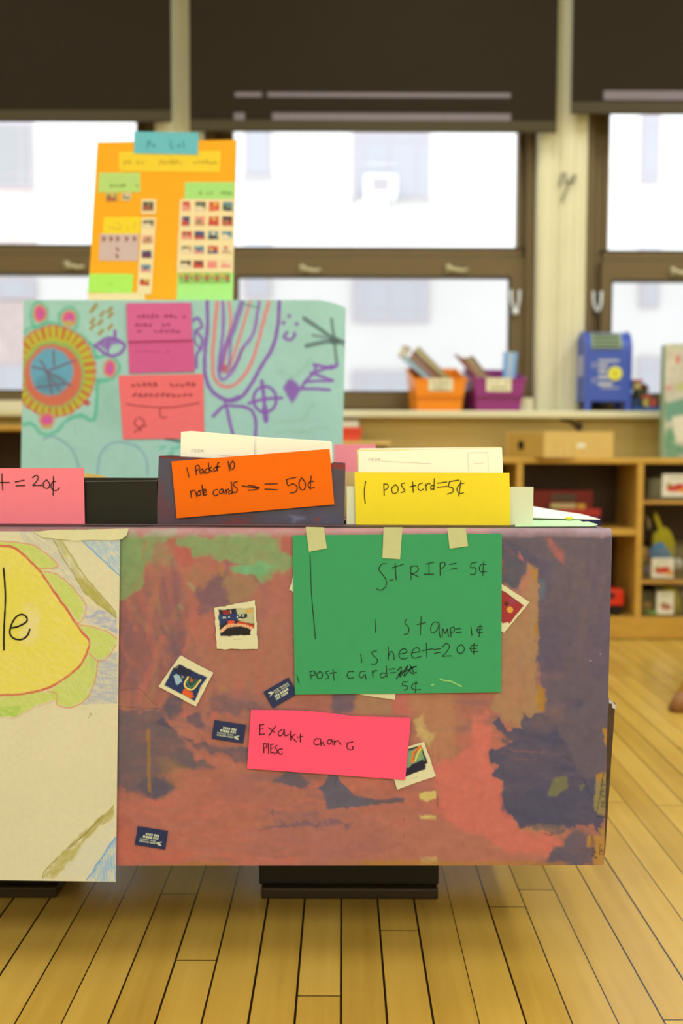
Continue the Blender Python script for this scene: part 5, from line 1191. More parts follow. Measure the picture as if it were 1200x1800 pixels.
pnote([(140, 340), (425, 340), (430, 475), (132, 478)], (190, 218, 114), 0.003, scrawl(190, 330, 430, 26, 6, 14) + [[(395, 420), (405, 440), (415, 425)]], (120, 150, 70))
pnote([(740, 405), (1092, 405), (1086, 527), (738, 527)], (176, 224, 118), 0.003, scrawl(840, 940, 482, 24, 4, 15) + scrawl(990, 1075, 482, 24, 4, 16), (120, 160, 80))
pnote([(170, 652), (432, 650), (428, 770), (165, 770)], (250, 212, 46), 0.003, [[(210, 720), (240, 730), (290, 735)], [(270, 690), (300, 720)], [(340, 720), (345, 740)], [(390, 690), (385, 730)]], (196, 160, 50))
mv = pin([(145, 770), (418, 770), (412, 958), (138, 955)], (214, 182, 160), 0.003)
ink('picture', mv, [[(x, 795), (x + 14, 800), (x + 4, 818)] for x in (165, 215, 262, 325, 380)] + [[(262, 870), (275, 885)], [(260, 915), (270, 935)]], (140, 220, 4.0), lambda x, y: opl(x, y, 0.0044), 4.0, mat('brown_spot', (166, 110, 84), REF_MID))
pnote([(70, 1046), (378, 1050), (372, 1185), (60, 1180)], (184, 232, 88), 0.003, [[(190, 1120), (240, 1122)]], (150, 200, 70))
pin([(60, 1186), (460, 1182), (460, 1236), (60, 1236)], (250, 220, 150), 0.003)
pin([(690, 1040), (1082, 1040), (1078, 1240), (682, 1240)], (180, 232, 120), 0.0025)
def pics(name, corners, base, items, lab=None):
    xs = [140 + p[0] / 4 for p in corners]; ys = [220 + p[1] / 4 for p in corners]
    c = Canvas(min(xs) - 2, min(ys) - 2, max(xs) + 2, max(ys) + 2, 2.0, base, REF_MID, 9); c.T = (140, 220, 4.0)
    r = random.Random(8)
    for (x0, y0, x1, y1, a, b, d) in items:
        c.rect(x0, y0, x1, y1, a, 1, 1.2, 0.5)
        c.poly([(x0, y0 + (y1 - y0) * r.uniform(.4, .7)), (x0 + (x1 - x0) * r.uniform(.3, .6), y0 + (y1 - y0) * r.uniform(.2, .5)), (x1, y1 - 8), (x1, y1), (x0, y1)], b, 1, 1.5, 0.8)
        c.ell(x0 + (x1 - x0) * r.uniform(.3, .7), y0 + (y1 - y0) * r.uniform(.2, .6), 14, 12, d, 0.9, 1.5)
    o = sheet(name, list(zip(xs, ys)), lambda x, y: opl(x, y, 0.0045), c, canvas_mat('stamp_print', 0.5, 0.3, 0.02, 200), ps2, 0.0008)
    return o
R_, B_, K_, Y_, G_, T_2, P_, W_ = (206, 70, 50), (70, 84, 120), (70, 60, 56), (236, 190, 70), (120, 130, 84), (90, 140, 140), (236, 150, 120), (240, 214, 160)
sh = []
rows = [(545, 608, [(R_, P_, R_), (K_, W_, G_), (R_, (226, 110, 60), Y_), (T_2, K_, G_)]), (648, 712, [(B_, R_, K_), (P_, (190, 140, 90), G_), (R_, R_, Y_), (K_, R_, G_)]), (752, 808, [(R_, P_, G_), (B_, R_, K_), (T_2, K_, W_), (T_2, W_, W_)]),
        (855, 910, [((190, 150, 100), W_, G_), (T_2, P_, B_), (R_, B_, Y_), (W_, (200, 160, 110), R_)]), (958, 1010, [(K_, W_, (160, 120, 80)), ((150, 50, 40), R_, K_), (P_, (240, 130, 110), P_), ((240, 190, 140), P_, W_)])]
for (y0, y1, cs_) in rows:
    for k, col in enumerate(cs_):
        x0 = (725, 815, 912, 1008)[k] - (y0 - 545) * 0.03; sh.append((x0, y0, x0 + (52 if k == 0 and y0 < 700 else 70), y1, *col))
pics('stamp_sheet', [(708, 525), (1088, 525), (1082, 1040), (684, 1040)], (246, 218, 150), sh)
pics('stamp_strip', [(438, 655), (538, 655), (506, 1192), (405, 1190)], (246, 218, 150), [(450, 675, 522, 725, K_, W_, G_), (445, 785, 515, 835, P_, (200, 140, 100), G_), (440, 888, 508, 938, B_, (110, 40, 70), K_), (432, 985, 500, 1035, T_2, P_, B_), (424, 1088, 492, 1130, (150, 60, 40), R_, Y_)])
pics('stamp_picture', [(438, 525), (540, 525), (536, 630), (434, 628)], (246, 218, 150), [(448, 545, 520, 605, K_, (160, 90, 60), G_)])
pics('stamp_picture', [(188, 482), (268, 480), (264, 540), (188, 540)], (214, 190, 110), [(194, 490, 262, 536, G_, (176, 90, 50), Y_)])
pics('stamp_picture', [(300, 482), (364, 480), (360, 536), (300, 538)], (226, 206, 150), [(312, 492, 350, 524, K_, G_, W_)])
pics('flower_strip', [(700, 1042), (1062, 1040), (1058, 1114), (700, 1116)], (150, 190, 84), [(706 + 36 * k, 1050 + (k % 2) * 8, 728 + 36 * k, 1082 + (k % 2) * 22, (150, 110, 60), G_, R_ if k % 2 else Y_) for k in range(10)])

# ================================================================== SHELVES AND WINDOW SILL AT THE BACK
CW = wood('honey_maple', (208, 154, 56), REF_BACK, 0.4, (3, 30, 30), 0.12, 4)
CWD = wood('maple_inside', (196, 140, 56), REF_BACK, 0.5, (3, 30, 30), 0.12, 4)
YC, CD = 3.69, 0.28
def zz(py): return Z(py, YC, 1050)
def xx(px): return X(px, YC, 900)
CT = zz(805); cx0, cx1 = xx(560), xx(1420)
cu = thing('cubby_shelf', 'honey maple cubby shelf below the window sill, right', 'shelf', ((cx0 + cx1) / 2, YC + CD / 2, 0))
MB().bevbox(cx0, cx1, YC, YC + CD, zz(815), CT, 0.004).build('top_board', CW, cu)
MB().box(cx0, cx1, YC + CD - 0.008, YC + CD, 0.02, zz(815)).build('back_panel', wood('shaded_maple_back', (70, 44, 18), REF_BACK), cu)  # maple darkened in its colour for the shade inside the cubby
for (a, b_) in ((560, 571), (907, 918), (1119, 1130), (1409, 1420)):
    MB().box(xx(a), xx(b_), YC + 0.001, YC + CD - 0.008, 0.02, zz(815)).build('upright', CW, cu)
MB().box(xx(571), xx(1119) , YC + 0.004, YC + CD - 0.008, zz(941), zz(930)).build('shelf_board', CW, cu)
for (t, b_) in ((880, 885.5), (1020, 1026)):
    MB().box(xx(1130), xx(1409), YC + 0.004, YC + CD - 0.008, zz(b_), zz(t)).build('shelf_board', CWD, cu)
MB().box(cx0 + 0.001, cx1 - 0.001, YC - 0.0015, YC + CD - 0.009, zz(1094), zz(1085)).build('bottom_board', CW, cu)
MB().box(cx0, cx1, YC - 0.003, YC + 0.03, 0.004, zz(1092)).build('plinth', CW, cu)
SH1, SH2 = zz(930), zz(1085); SR1, SR2 = zz(880), zz(1020)

def mbat(px0, py0, px1, py1, Y, d, zb=None, bev=0.0, mb=None):
    mb = mb or MB(); xm = (px0 + px1) / 2
    x0, x1 = at(px0, (py0 + py1) / 2, Y).x, at(px1, (py0 + py1) / 2, Y).x; z1 = at(xm, py0, Y).z; z0 = at(xm, py1, Y).z if zb is None else zb
    return mb.bevbox(x0, x1, Y, Y + d, z0, z1, bev) if bev else mb.box(x0, x1, Y, Y + d, z0, z1)
def M_(name, rgb, ref=REF_BACK, rough=0.5, **k): return mat(name, rgb, ref, rough=rough, **k)
# boxed game in the cubby
YG_ = YC + 0.03
gm = thing('game_box', 'dark red lidded game box with navy base on middle cubby shelf', 'box', (xx(998), YG_ + 0.1, SH1))
mbat(985, 909, 1055, 928, YG_, 0.19, SH1 + 0.0004, 0.004).build('base', M_('navy_card', (30, 30, 74)), gm)
mbat(985, 895, 1056, 909, YG_ - 0.003, 0.2, None, 0.004).build('lid', M_('bright_red_card', (166, 40, 26)), gm)
mbat(933, 862, 1042, 895, YG_ + 0.06, 0.12, None, 0.004).build('back_tray', M_('dark_red_card', (124, 30, 20)), gm)
mbat(969, 868, 1012, 880, YG_ + 0.058, 0.002).build('window_panel', M_('grey_brown_print', (92, 70, 46)), gm)
mbat(968, 885, 1012, 895.0, YG_ + 0.02, 0.035, None, 0.003).build('yellow_card', M_('straw_card', (190, 164, 96)), gm)
mbat(1014, 886, 1029, 895.0, YG_ + 0.02, 0.035, None, 0.003).build('orange_card', M_('amber_card', (206, 150, 44)), gm)
mbat(933, 895, 985, 928, YG_ + 0.06, 0.12, SH1 + 0.0004, 0.003).build('under_tray', M_('dark_red_card', (124, 30, 20)), gm)
# toy truck
YT2 = YC + 0.03
tk = thing('toy_truck', 'bright red toy truck in the lower cubby beside the painted box', 'toy', (xx(1083), YT2 + 0.05, SH2))
mbat(1062, 1037, 1097, 1066, YT2, 0.09, None, 0.008).build('body', M_('red_plastic', (226, 52, 22), rough=0.35), tk)
mbat(1066, 1041, 1080, 1052, YT2 - 0.002, 0.003).build('windscreen', M_('dark_window_plastic', (70, 30, 26)), tk)
mbat(1064, 1066, 1095, 1074, YT2 + 0.006, 0.08).build('chassis', M_('black_plastic', (24, 18, 14)), tk)
rw = 0.02
for (px, dy) in ((1070, 0.0), (1090, 0.0), (1070, 0.075), (1090, 0.075)):
    MB().lathe([(rw, 0), (rw, 0.014)], (xx(px), YT2 + dy, SH2 + rw + 0.0005), 16, 'y').build('wheel', M_('black_plastic', (24, 18, 14)), tk)

# fruit bins in the right bay
CLEAR = bpy.data.materials.new('clear_plastic'); CLEAR.use_nodes = True
nt = CLEAR.node_tree; nt.nodes.remove(nt.nodes['Principled BSDF']); tr = nt.nodes.new('ShaderNodeBsdfTransparent'); tr.inputs[0].default_value = (0.86, 0.86, 0.82, 1)
gl = nt.nodes.new('ShaderNodeBsdfGlossy'); gl.inputs['Roughness'].default_value = 0.15; df = nt.nodes.new('ShaderNodeMixShader'); df.inputs[0].default_value = 0.08
nt.links.new(tr.outputs[0], df.inputs[1]); nt.links.new(gl.outputs[0], df.inputs[2]); nt.links.new(df.outputs[0], nt.nodes['Material Output'].inputs[0])
def fruit_bin(label, px0, px1, pyt, zb, lab, seed, fruit):
    Y = YC + 0.02; x0, x1 = xx(px0), xx(px1); zt = Z(pyt, Y, px0)
    r = thing('storage_bin', label, 'bin', ((x0 + x1) / 2, Y + 0.11, zb), 'clear bins with picture labels')
    t = 0.003; b = MB(); zb += 0.0005
    b.box(x0, x1, Y, Y + t, zb, zt); b.box(x0, x1, Y + 0.22 - t, Y + 0.22, zb, zt); b.box(x0, x0 + t, Y + t, Y + 0.22 - t, zb, zt); b.box(x1 - t, x1, Y + t, Y + 0.22 - t, zb, zt); b.box(x0 + t, x1 - t, Y + t, Y + 0.22 - t, zb, zb + t)
    b.build('tub', CLEAR, r)
    c = Canvas(lab[0] - 1, lab[1] - 1, lab[2] + 1, lab[3] + 1, 2.0, (234, 218, 172), REF_BACK, seed); w, h = lab[2] - lab[0], lab[3] - lab[1]
    for k in range(5): c.rect(lab[0] + w * (0.24 + 0.11 * k), lab[1] + h * 0.12, lab[0] + w * (0.32 + 0.11 * k), lab[1] + h * 0.22, (150, 136, 96), 0.6, 0.5)
    for (u, v, rx, ry, col) in fruit: c.ell(lab[0] + w * u, lab[1] + h * v, w * rx, h * ry, col, 1, 1.0, 0.4)
    sheet('picture_label', [(lab[0], lab[1]), (lab[2], lab[1]), (lab[2] - 1, lab[3]), (lab[0] - 1, lab[3])], lambda x, y: at(x, y, Y - 0.0012), c, canvas_mat('stamp_print', 0.5, 0.3, 0.02, 200), r, 0.001)
    return r
F1 = [(.3, .62, .16, .16, (196, 52, 36)), (.62, .55, .22, .13, (190, 44, 34)), (.5, .68, .2, .1, (206, 70, 40)), (.8, .75, .2, .12, (226, 150, 50)), (.25, .5, .1, .1, (170, 130, 50))]
F2 = [(.4, .62, .2, .12, (170, 110, 70)), (.65, .68, .18, .12, (176, 70, 50)), (.4, .5, .1, .05, (120, 150, 80)), (.5, .72, .2, .08, (190, 120, 80))]
fruit_bin('clear bin with red fruit picture label on top right shelf', 1140, 1330, 842, SR1, (1164, 833, 1212, 873), 3, F1)
fruit_bin('clear bin with red fruit picture label on middle right shelf, yellow leaf toy inside', 1133, 1330, 960, SR2, (1145, 981, 1184, 1016), 4, F1)
fruit_bin('clear bin with brown fruit picture label on bottom right shelf', 1133, 1330, 1040, SH2, (1154, 1040, 1184, 1080), 5, F2)
YI = YC + 0.05
def toy(mb, name, m, label, cat='toy', smooth=True, group=None): o = mb.build(name, m, None, smooth); return tag(o, label, cat, group)
lf = [(1151, 899), (1156, 906), (1164, 926), (1172, 928), (1180, 938), (1186, 956), (1184, 975), (1176, 1000), (1152, 1000), (1147, 950), (1149, 938), (1158, 932), (1150, 910)]
toy(MB().pprism(lf, YI + 0.06, 0.02), 'toy_leaf', M_('olive_yellow_felt', (190, 170, 26), noise=0.05), 'olive yellow leaf shaped toy standing in middle bin', 'toy', False)
q = at(1163, 968, YI + 0.025); bmx = MB(); bmx.prism([at(x, y, YI + 0.02) for x, y in ((1140, 970), (1148, 958), (1163, 955), (1170, 961), (1184, 984), (1160, 986), (1143, 980))], [at(x, y, YI + 0.045) for x, y in ((1142, 968), (1149, 957), (1163, 953), (1169, 960), (1182, 984), (1160, 986), (1144, 979))])
toy(bmx, 'toy_cloth', M_('bright_blue_felt', (62, 136, 176)), 'bright blue folded cloth in the middle bin', 'cloth', False)
q = at(1134, 975, YI); toy(MB().ball((q.x, YI + 0.02, q.z), 0.014, 0.015, 0.03), 'toy_fruit', M_('orange_plastic', (206, 140, 56)), 'orange toy fruit at left end of the middle bin')
q = at(1136, 1007, YI); toy(MB().ball((q.x, YI, SR2 + 0.026), 0.014, 0.016, 0.021), 'toy_fruit', M_('purple_plastic', (126, 106, 122)), 'purple toy fruit low in left corner of middle bin')
q = at(1193, 993, YI); toy(MB().ball((q.x, YI + 0.01, q.z), 0.02, 0.02, 0.024), 'toy_food', M_('white_plastic', (212, 206, 172)), 'white toy food right of the fruit picture label')
toy(MB().pprism([(1136, 909), (1139, 908), (1143, 922), (1142, 930), (1139, 930)], YI + 0.08, 0.01), 'toy_spoon', M_('tan_wood', (170, 140, 90)), 'thin tan stick leaning in shadow beside the leaf toy', 'toy', False)
toy(MB().lathe([(0.02, 0), (0.052, 0.004), (0.05, 0.05), (0.028, 0.095), (0.012, 0.105)], (at(1179, 1060, YI).x, YI + 0.04, SH2 + 0.004), 20), 'toy_jug', M_('yellow_plastic', (206, 186, 44), rough=0.4), 'yellow toy jug behind the bottom picture label')
q = at(1138, 1071, YI - 0.01); toy(MB().ball((q.x, YI, SH2 + 0.037), 0.018, 0.018, 0.016), 'toy_fruit', M_('orange_brown_plastic', (196, 140, 60)), 'orange brown toy fruit at bottom left of lower bin')
toy(MB().ball((at(1147, 1083, YI).x, YI - 0.018, SH2 + 0.0135), 0.04, 0.014, 0.0095), 'toy_vegetable', M_('green_plastic', (110, 148, 48)), 'long green toy vegetable lying at front of lower bin')

# wooden crate on the cubby, turned so one end shows
PINE = wood('knotty_pine', (226, 182, 92), REF_BACK, 0.5, (30, 30, 3), 0.10, 4)
cr = thing('wooden_crate', 'pale pine crate with finger hole and small white label, on cubby', 'crate', (0, 0, 0))
cw, cdp, ch, t = 0.315, 0.245, Z(757.5, 3.63, 957) - CT - 0.0068, 0.012
b = MB(); b.box(0, cw, 0, t, 0, ch); b.box(0, cw, cdp - t, cdp, 0, ch); b.box(cw - t, cw, t, cdp - t, 0, ch); b.box(t, cw - t, t, cdp - t, 0, t); b.box(0, cw, 0, cdp, ch, ch + 0.006)
b.build('body', PINE, cr)
MB().box(0, t, t, cdp - t, 0, ch).build('end_panel', wood('pine_end', (206, 160, 66), REF_BACK, 0.5, (30, 30, 3), 0.10, 4), cr)
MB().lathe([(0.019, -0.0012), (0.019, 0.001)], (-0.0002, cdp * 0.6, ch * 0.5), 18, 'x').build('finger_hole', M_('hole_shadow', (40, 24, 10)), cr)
MB().box(cw * 0.46, cw * 0.58, -0.0012, 0, ch * 0.40, ch * 0.58).build('label', M_('white_sticker', (244, 230, 180)), cr)
ink('knots', cr, [[(0, 0), (2, 1)], [(30, -4), (33, -3)]], (1, 1, 1), lambda x, y: Vector((cw * 0.78 + x * 0.001, -0.0006, ch * 0.22 + y * 0.001)), 0.003 / 0.001, M_('knot', (170, 120, 50)))
for ch_ in cr.children: pass
cr.location = (at(957, 780, 3.63).x, 3.63, CT + 0.0008); cr.rotation_euler = (0, 0, math.radians(25)); ORG[cr.name] = Vector((0, 0, 0))

# patterned carton standing on the cubby at the right
c = Canvas(1160, 590, 1330, 812, 1.0, (206, 192, 150), REF_BACK, 41)
c.tex(0.12, 14, 14, 3)
r_ = random.Random(3)
for k in range(46):
    x, y = r_.uniform(1165, 1325), r_.uniform(600, 800); g_ = y > 712
    c.ell(x, y, r_.uniform(5, 14), r_.uniform(5, 12), r_.choice([(108, 150, 100), (84, 130, 96), (130, 170, 116)] if g_ else [(206, 170, 140), (190, 186, 120), (214, 196, 160), (196, 190, 160)]), 0.8, 4, 3)
c.poly([(1165, 712), (1200, 700), (1240, 712), (1330, 705), (1330, 740), (1165, 742)], (92, 146, 108), 0.9, 4, 4); c.ell(1190, 632, 4, 9, (210, 110, 80), 0.9, 2, 1); c.ell(1175, 682, 7, 6, (210, 140, 120), 0.8, 3); c.ell(1196, 680, 8, 7, (186, 184, 90), 0.8, 3)
c.poly([(1182, 732), (1260, 728), (1260, 775), (1184, 778)], (226, 212, 164), 0.95, 3, 2); c.poly([(1165, 770), (1180, 760), (1200, 790), (1190, 806), (1165, 806)], (84, 140, 90), 0.8, 4, 3)
YQ = 3.74
pc = thing('patterned_carton', 'tall carton with cream and green floral pattern, at right edge', 'box', (X(1245, YQ), YQ + 0.07, CT))
q0 = at(1168.5, 604, YQ)
def qpl(x, y):
    p = at(x, y, YQ); p.z = max(p.z, CT + 0.0006); return p
sheet('front_panel', [(1168.5, 605), (1325, 598), (1322, 803.5), (1168, 803.5)], qpl, c, canvas_mat('poster_paint', 0.55, 0.3, 0.07, 90), pc, 0.003)
MB().box(q0.x + 0.001, X(1322, YQ, 700), YQ + 0.003, YQ + 0.045, CT + 0.0006, q0.z - 0.004).build('body', M_('green_grey_card', (160, 176, 120)), pc)

# pine tray and red tins behind the teal box
YK = 3.78
tz = Z(775.5, YK, 640)
ty = thing('wooden_tray', 'low pine tray on the cubby under the red books', 'tray', (X(640, YK), YK + 0.08, CT))
MB().bevbox(X(575, YK), X(687, YK), YK, YK + 0.16, tz - 0.016, tz, 0.003).build('tray_board', PINE, ty)
MB().box(X(580, YK), X(680, YK), YK + 0.01, YK + 0.15, CT + 0.0005, tz - 0.016).build('base', wood('dark_pine', (120, 80, 36)), ty)
RED = M_('red_book_cover', (232, 66, 34), rough=0.4); OR2 = M_('orange_red_cover', (238, 84, 44), rough=0.4)
zz1, zz2, zz3 = Z(765, YK, 620), Z(751, YK, 620), Z(740, YK, 620)
for (a, b_, z0, z1, m, lab) in ((570, 633, tz + 0.0005, zz1, OR2, 'orange red book, bottom of the small pile beside teal box'), (572, 636, zz1 + 0.0006, zz2, RED, 'bright red book, middle of the small pile beside teal box'), (570, 630, zz2 + 0.0006, zz3, M_('cream_cover', (232, 214, 170)), 'cream book, top of the small pile beside teal box')):
    bk = thing('book', lab, 'book', (X(600, YK), YK + 0.08, z0), 'small pile of books on the pine tray')
    x0, x1 = X(a, YK), X(b_, YK); th = 0.003
    cv = MB().box(x0, x1, YK + 0.01, YK + 0.15, z0, z0 + th).box(x0, x1, YK + 0.01, YK + 0.15, z1 - th, z1).box(x1 - 0.003, x1, YK + 0.01, YK + 0.15, z0 + th, z1 - th).box(x0, x1 - 0.003, YK + 0.01, YK + 0.013, z0 + th, z1 - th)
    cv.build('cover', m, bk); MB().box(x0 + 0.003, x1 - 0.004, YK + 0.014, YK + 0.147, z0 + th, z1 - th).build('pages', M_('page_block', (236, 222, 180)), bk)

# bookcase at the far left
YL = 3.66
ls0, ls1 = X(-330, YL), X(70, YL); LT = Z(747, YL, 20)
bs = thing('bookcase', 'maple bookcase below the left window, behind teal box', 'shelf', ((ls0 + ls1) / 2, YL + 0.15, 0))
MB().bevbox(ls0, ls1, YL, YL + 0.3, LT - 0.021, LT, 0.004).build('top_board', CW, bs)
MB().box(ls0, ls1, YL + 0.292, YL + 0.3, 0.02, LT - 0.021).build('back_panel', wood('shaded_maple_back', (70, 44, 18), REF_BACK), bs)  # same darkened maple, standing for shade inside the bookcase
for (a, b_) in ((ls0, ls0 + 0.022), (ls1 - 0.022, ls1), (ls0 + 0.45, ls0 + 0.472)): MB().box(a, b_, YL + 0.001, YL + 0.292, 0, LT - 0.021).build('upright', CW, bs)
for z in (0.06, 0.40): MB().box(ls0 + 0.022, ls1 - 0.022, YL + 0.004, YL + 0.292, z, z + 0.02).build('shelf_board', CWD, bs)
bd = MB().bevbox(X(-120, 3.95), X(62, 3.95), 3.95, 3.97, SZ + 0.0005, Z(704, 3.95, 20), 0.003).build('wooden_board', M_('cream_board', (236, 216, 160))); tag(bd, 'low cream board standing on the sill left of teal box', 'board')
BRK = M_('dark_iron', (70, 48, 24)); bk = MB(); a = at(1000, 740, 3.985); e = at(1016, 752, 3.985)
bk.tube([at(985, 737, 3.985), a, e], 0.006, 6); bk.bevbox(e.x - 0.008, e.x + 0.012, 3.965, 3.99, e.z - 0.012, e.z + 0.02, 0.003)
tag(bk.build('wall_bracket', BRK), 'small dark bracket under the sill above the pine crate', 'bracket')

# ------------------------------------------------------------------ book bins on the sill
def bookbin(label, group, px0, px1, pt, pb, pback, rgb, lab, Y=3.945, depth=0.165):
    m = mat('bin_plastic_%d' % rgb[0], rgb, REF_BACK, rough=0.35, spec=0.4); z0 = SZ + 0.0005; zt = Z(pt, Y, 820); zbk = Z(pback, Y + depth, 820)
    x0, x1 = X(px0, Y, 690), X(px1, Y, 690); w = x1 - x0; tp = 0.010; r = thing('book_bin', label, 'bin', ((x0 + x1) / 2, Y + depth / 2, z0), group)
    th = 0.004
    def wall(p): # p: bottom-left, bottom-right, top-right, top-left
        return p
    b = MB()
    zl = z0 + (zt - z0) * 0.45
    # front: lower part steps in
    b.prism([Vector((x0 + tp * 1.6, Y + 0.006, z0)), Vector((x1 - tp * 1.6, Y + 0.006, z0)), Vector((x1 - tp, Y + 0.004, zl)), Vector((x0 + tp, Y + 0.004, zl))], [Vector((x0 + tp * 1.6, Y + 0.010, z0)), Vector((x1 - tp * 1.6, Y + 0.010, z0)), Vector((x1 - tp, Y + 0.008, zl)), Vector((x0 + tp, Y + 0.008, zl))])
    b.prism([Vector((x0 + tp, Y - 0.004, zl)), Vector((x1 - tp, Y - 0.004, zl)), Vector((x1, Y - 0.006, zt)), Vector((x0, Y - 0.006, zt))], [Vector((x0 + tp, Y + 0.008, zl)), Vector((x1 - tp, Y + 0.008, zl)), Vector((x1, Y - 0.001, zt)), Vector((x0, Y - 0.001, zt))])
    b.prism([Vector((x0 + tp * 1.6, Y + depth, z0)), Vector((x1 - tp * 1.6, Y + depth, z0)), Vector((x1, Y + depth, zbk)), Vector((x0, Y + depth, zbk))], [Vector((x0 + tp * 1.6, Y + depth - th, z0)), Vector((x1 - tp * 1.6, Y + depth - th, z0)), Vector((x1, Y + depth - th, zbk)), Vector((x0, Y + depth - th, zbk))])
    for (xb, xt, d) in ((x0 + tp * 1.6, x0, th), (x1 - tp * 1.6, x1, -th)):
        k = [Vector((xb, Y + 0.008, z0)), Vector((xb, Y + depth - th, z0)), Vector((xt, Y + depth - th, zbk)), Vector((xt, Y, zt))]; b.prism(k, [v + Vector((d, 0, 0)) for v in k])
    b.box(x0 + tp * 1.6, x1 - tp * 1.6, Y + 0.008, Y + depth - th, z0, z0 + th)
    b.build('tub', m, r)
    rim = MB().tube([(x0, Y + depth, zbk), (x0 - 0.003, Y - 0.004, zt), (x1 + 0.003, Y - 0.004, zt), (x1, Y + depth, zbk), (x0, Y + depth, zbk)], 0.006, 8); rim.build('rim', m, r)
    lb = mbat(lab[0], lab[1], lab[2], lab[3], Y - 0.0085, 0.0015).build('name_label', M_('cream_label', (238, 222, 160)), r)
    ink('label_writing', lb, scrawl(lab[0] + 6, lab[2] - 5, lab[1] + 8, 5, 6, int(px0)) + scrawl(lab[0] + 8, lab[2] - 6, lab[1] + 17, 5, 6, int(px0) + 1), (0, 0, 1), lambda x, y: at(x, y, Y - 0.0092), 1.3, M_('label_ink', (150, 136, 84)))
    r.rotation_euler = (0, 0, math.radians(7))
    return r, z0 + th
ob, zb1 = bookbin('bright orange book bin on the sill, cream label on front', None, 722, 815, 668, 721, 650, (250, 138, 12), (748, 665, 791, 687))
pb2, zb2 = bookbin('purple book bin on the sill beside the orange one', None, 826, 919, 667, 722, 652, (150, 46, 104), (849, 664, 894, 688))
def lean(px, Y, d, rgb, label, group, name='book'):
    fr = [at(x, y, Y) for x, y in px]
    m = M_('book_%d_%d' % (rgb[0], rgb[1]), rgb); r = thing(name, label, 'book', (sum(p.x for p in fr) / 4, Y + d / 2, min(p.z for p in fr)), group)
    # covers on the two long sides, pages between
    a, b_, c_, e = fr; n1 = (b_ - a) * 0.18; n2 = (c_ - e) * 0.18; dv = Vector((0, d, 0))
    MB().prism([a, a + n1, e + n2, e], [p + dv for p in (a, a + n1, e + n2, e)]).prism([b_ - n1, b_, c_, c_ - n2], [p + dv for p in (b_ - n1, b_, c_, c_ - n2)]).build('cover', m, r)
    k = [a + n1, b_ - n1, c_ - n2, e + n2]; k = [p + Vector((0, 0.004, 0)) for p in k]
    MB().prism(k, [p + dv * 0.94 for p in k]).build('pages', M_('page_%d' % rgb[0], tuple(int(0.5 * v + 0.5 * w) for v, w in zip(rgb, (226, 208, 150)))), r)
def o2(p): return [(580 + x / 3.333, 580 + y / 3.333) for x, y in p]
GO, GP = 'books leaning in the orange bin', 'books in the purple bin'
lean(o2([(490, 120), (520, 95), (752, 330), (722, 340)]), 4.035, 0.045, (176, 156, 92), 'olive tan book leaning in orange bin, rightmost', GO)
lean(o2([(462, 165), (488, 125), (700, 330), (672, 345)]), 4.01, 0.045, (120, 52, 36), 'dark red book leaning in orange bin, second from right', GO)
lean(o2([(426, 170), (446, 150), (640, 320), (616, 335)]), 3.985, 0.045, (150, 186, 186), 'light blue book leaning in orange bin, lowest', GO)
lean(o2([(398, 145), (432, 85), (480, 105), (440, 180)]), 4.035, 0.04, (206, 186, 150), 'pale book sticking out at the left of orange bin', GO)
lean(o2([(735, 140), (770, 160), (960, 340), (910, 345)]), 3.972, 0.05, (150, 72, 60), 'maroon book leaning in purple bin', GP)
lean(o2([(775, 165), (835, 150), (990, 345), (935, 345)]), 4.03, 0.05, (132, 96, 52), 'brown book leaning in purple bin beside the maroon one', GP)
lean(o2([(1022, 128), (1098, 130), (1080, 340), (1010, 340)]), 4.02, 0.03, (120, 168, 214), 'light blue book upright at right of purple bin', GP)

# ------------------------------------------------------------------ toy mailbox
MBL = mat('mailbox_blue', (60, 84, 152), REF_BACK, rough=0.35, spec=0.4)
YM = 3.96; dpt = 0.16
mx0, mx1 = X(1028, YM, 650), X(1110, YM, 650)
def mz(py): return Z(py, YM, 1068)
ml = thing('toy_mailbox', 'blue toy mailbox with slots and yellow disc on the sill', 'toy', ((mx0 + mx1) / 2, YM + dpt / 2, SZ))
zl, zs, ztp = mz(705), mz(616), mz(581)
prof = [(0, zl), (0, zs)]
for k in range(1, 9):
    a = math.pi * k / 8 * 0.5; prof.append((dpt * 0.5 * (1 - math.cos(a)), zs + (ztp - zs) * math.sin(a)))
prof += [(dpt * 0.75, ztp - 0.008), (dpt * 0.95, ztp - 0.04), (dpt, zs), (dpt, zl)]
MB().prism([Vector((mx0 + 0.006, YM + y, z)) for y, z in prof], [Vector((mx1 - 0.006, YM + y, z)) for y, z in prof]).build('body', MBL, ml)
for (xa, xb) in ((mx0, mx0 + 0.008), (mx1 - 0.008, mx1)):
    pp = [(y - 0.003 if y < dpt / 2 else y + 0.003, z + (0.004 if z > zl else 0)) for y, z in prof]
    MB().prism([Vector((xa, YM + y, z)) for y, z in pp], [Vector((xb, YM + y, z)) for y, z in pp]).build('side_panel', MBL, ml)
for (a, b_) in ((1028, 1038), (1099, 1109)):
    for yy in (YM, YM + dpt - 0.02): MB().box(X(a, YM, 700), X(b_, YM, 700), yy, yy + 0.02, SZ + 0.0003, zl).build('leg', MBL, ml)
def mface(u):      # point on the curved front above the straight part
    a = u * math.pi / 2; return (dpt * 0.5 * (1 - math.cos(a)), zs + (ztp - zs) * math.sin(a))
y0, z0_ = mface(0.05); y1, z1_ = mface(0.62)
gx0, gx1 = X(1040, YM, 600), X(1093, YM, 600)
n_ = Vector((0, -(z1_ - z0_), (y1 - y0))).normalized()
def gp(x, t, o): p = Vector((x, YM + y0 + (y1 - y0) * t, z0_ + (z1_ - z0_) * t)); return p + n_ * o
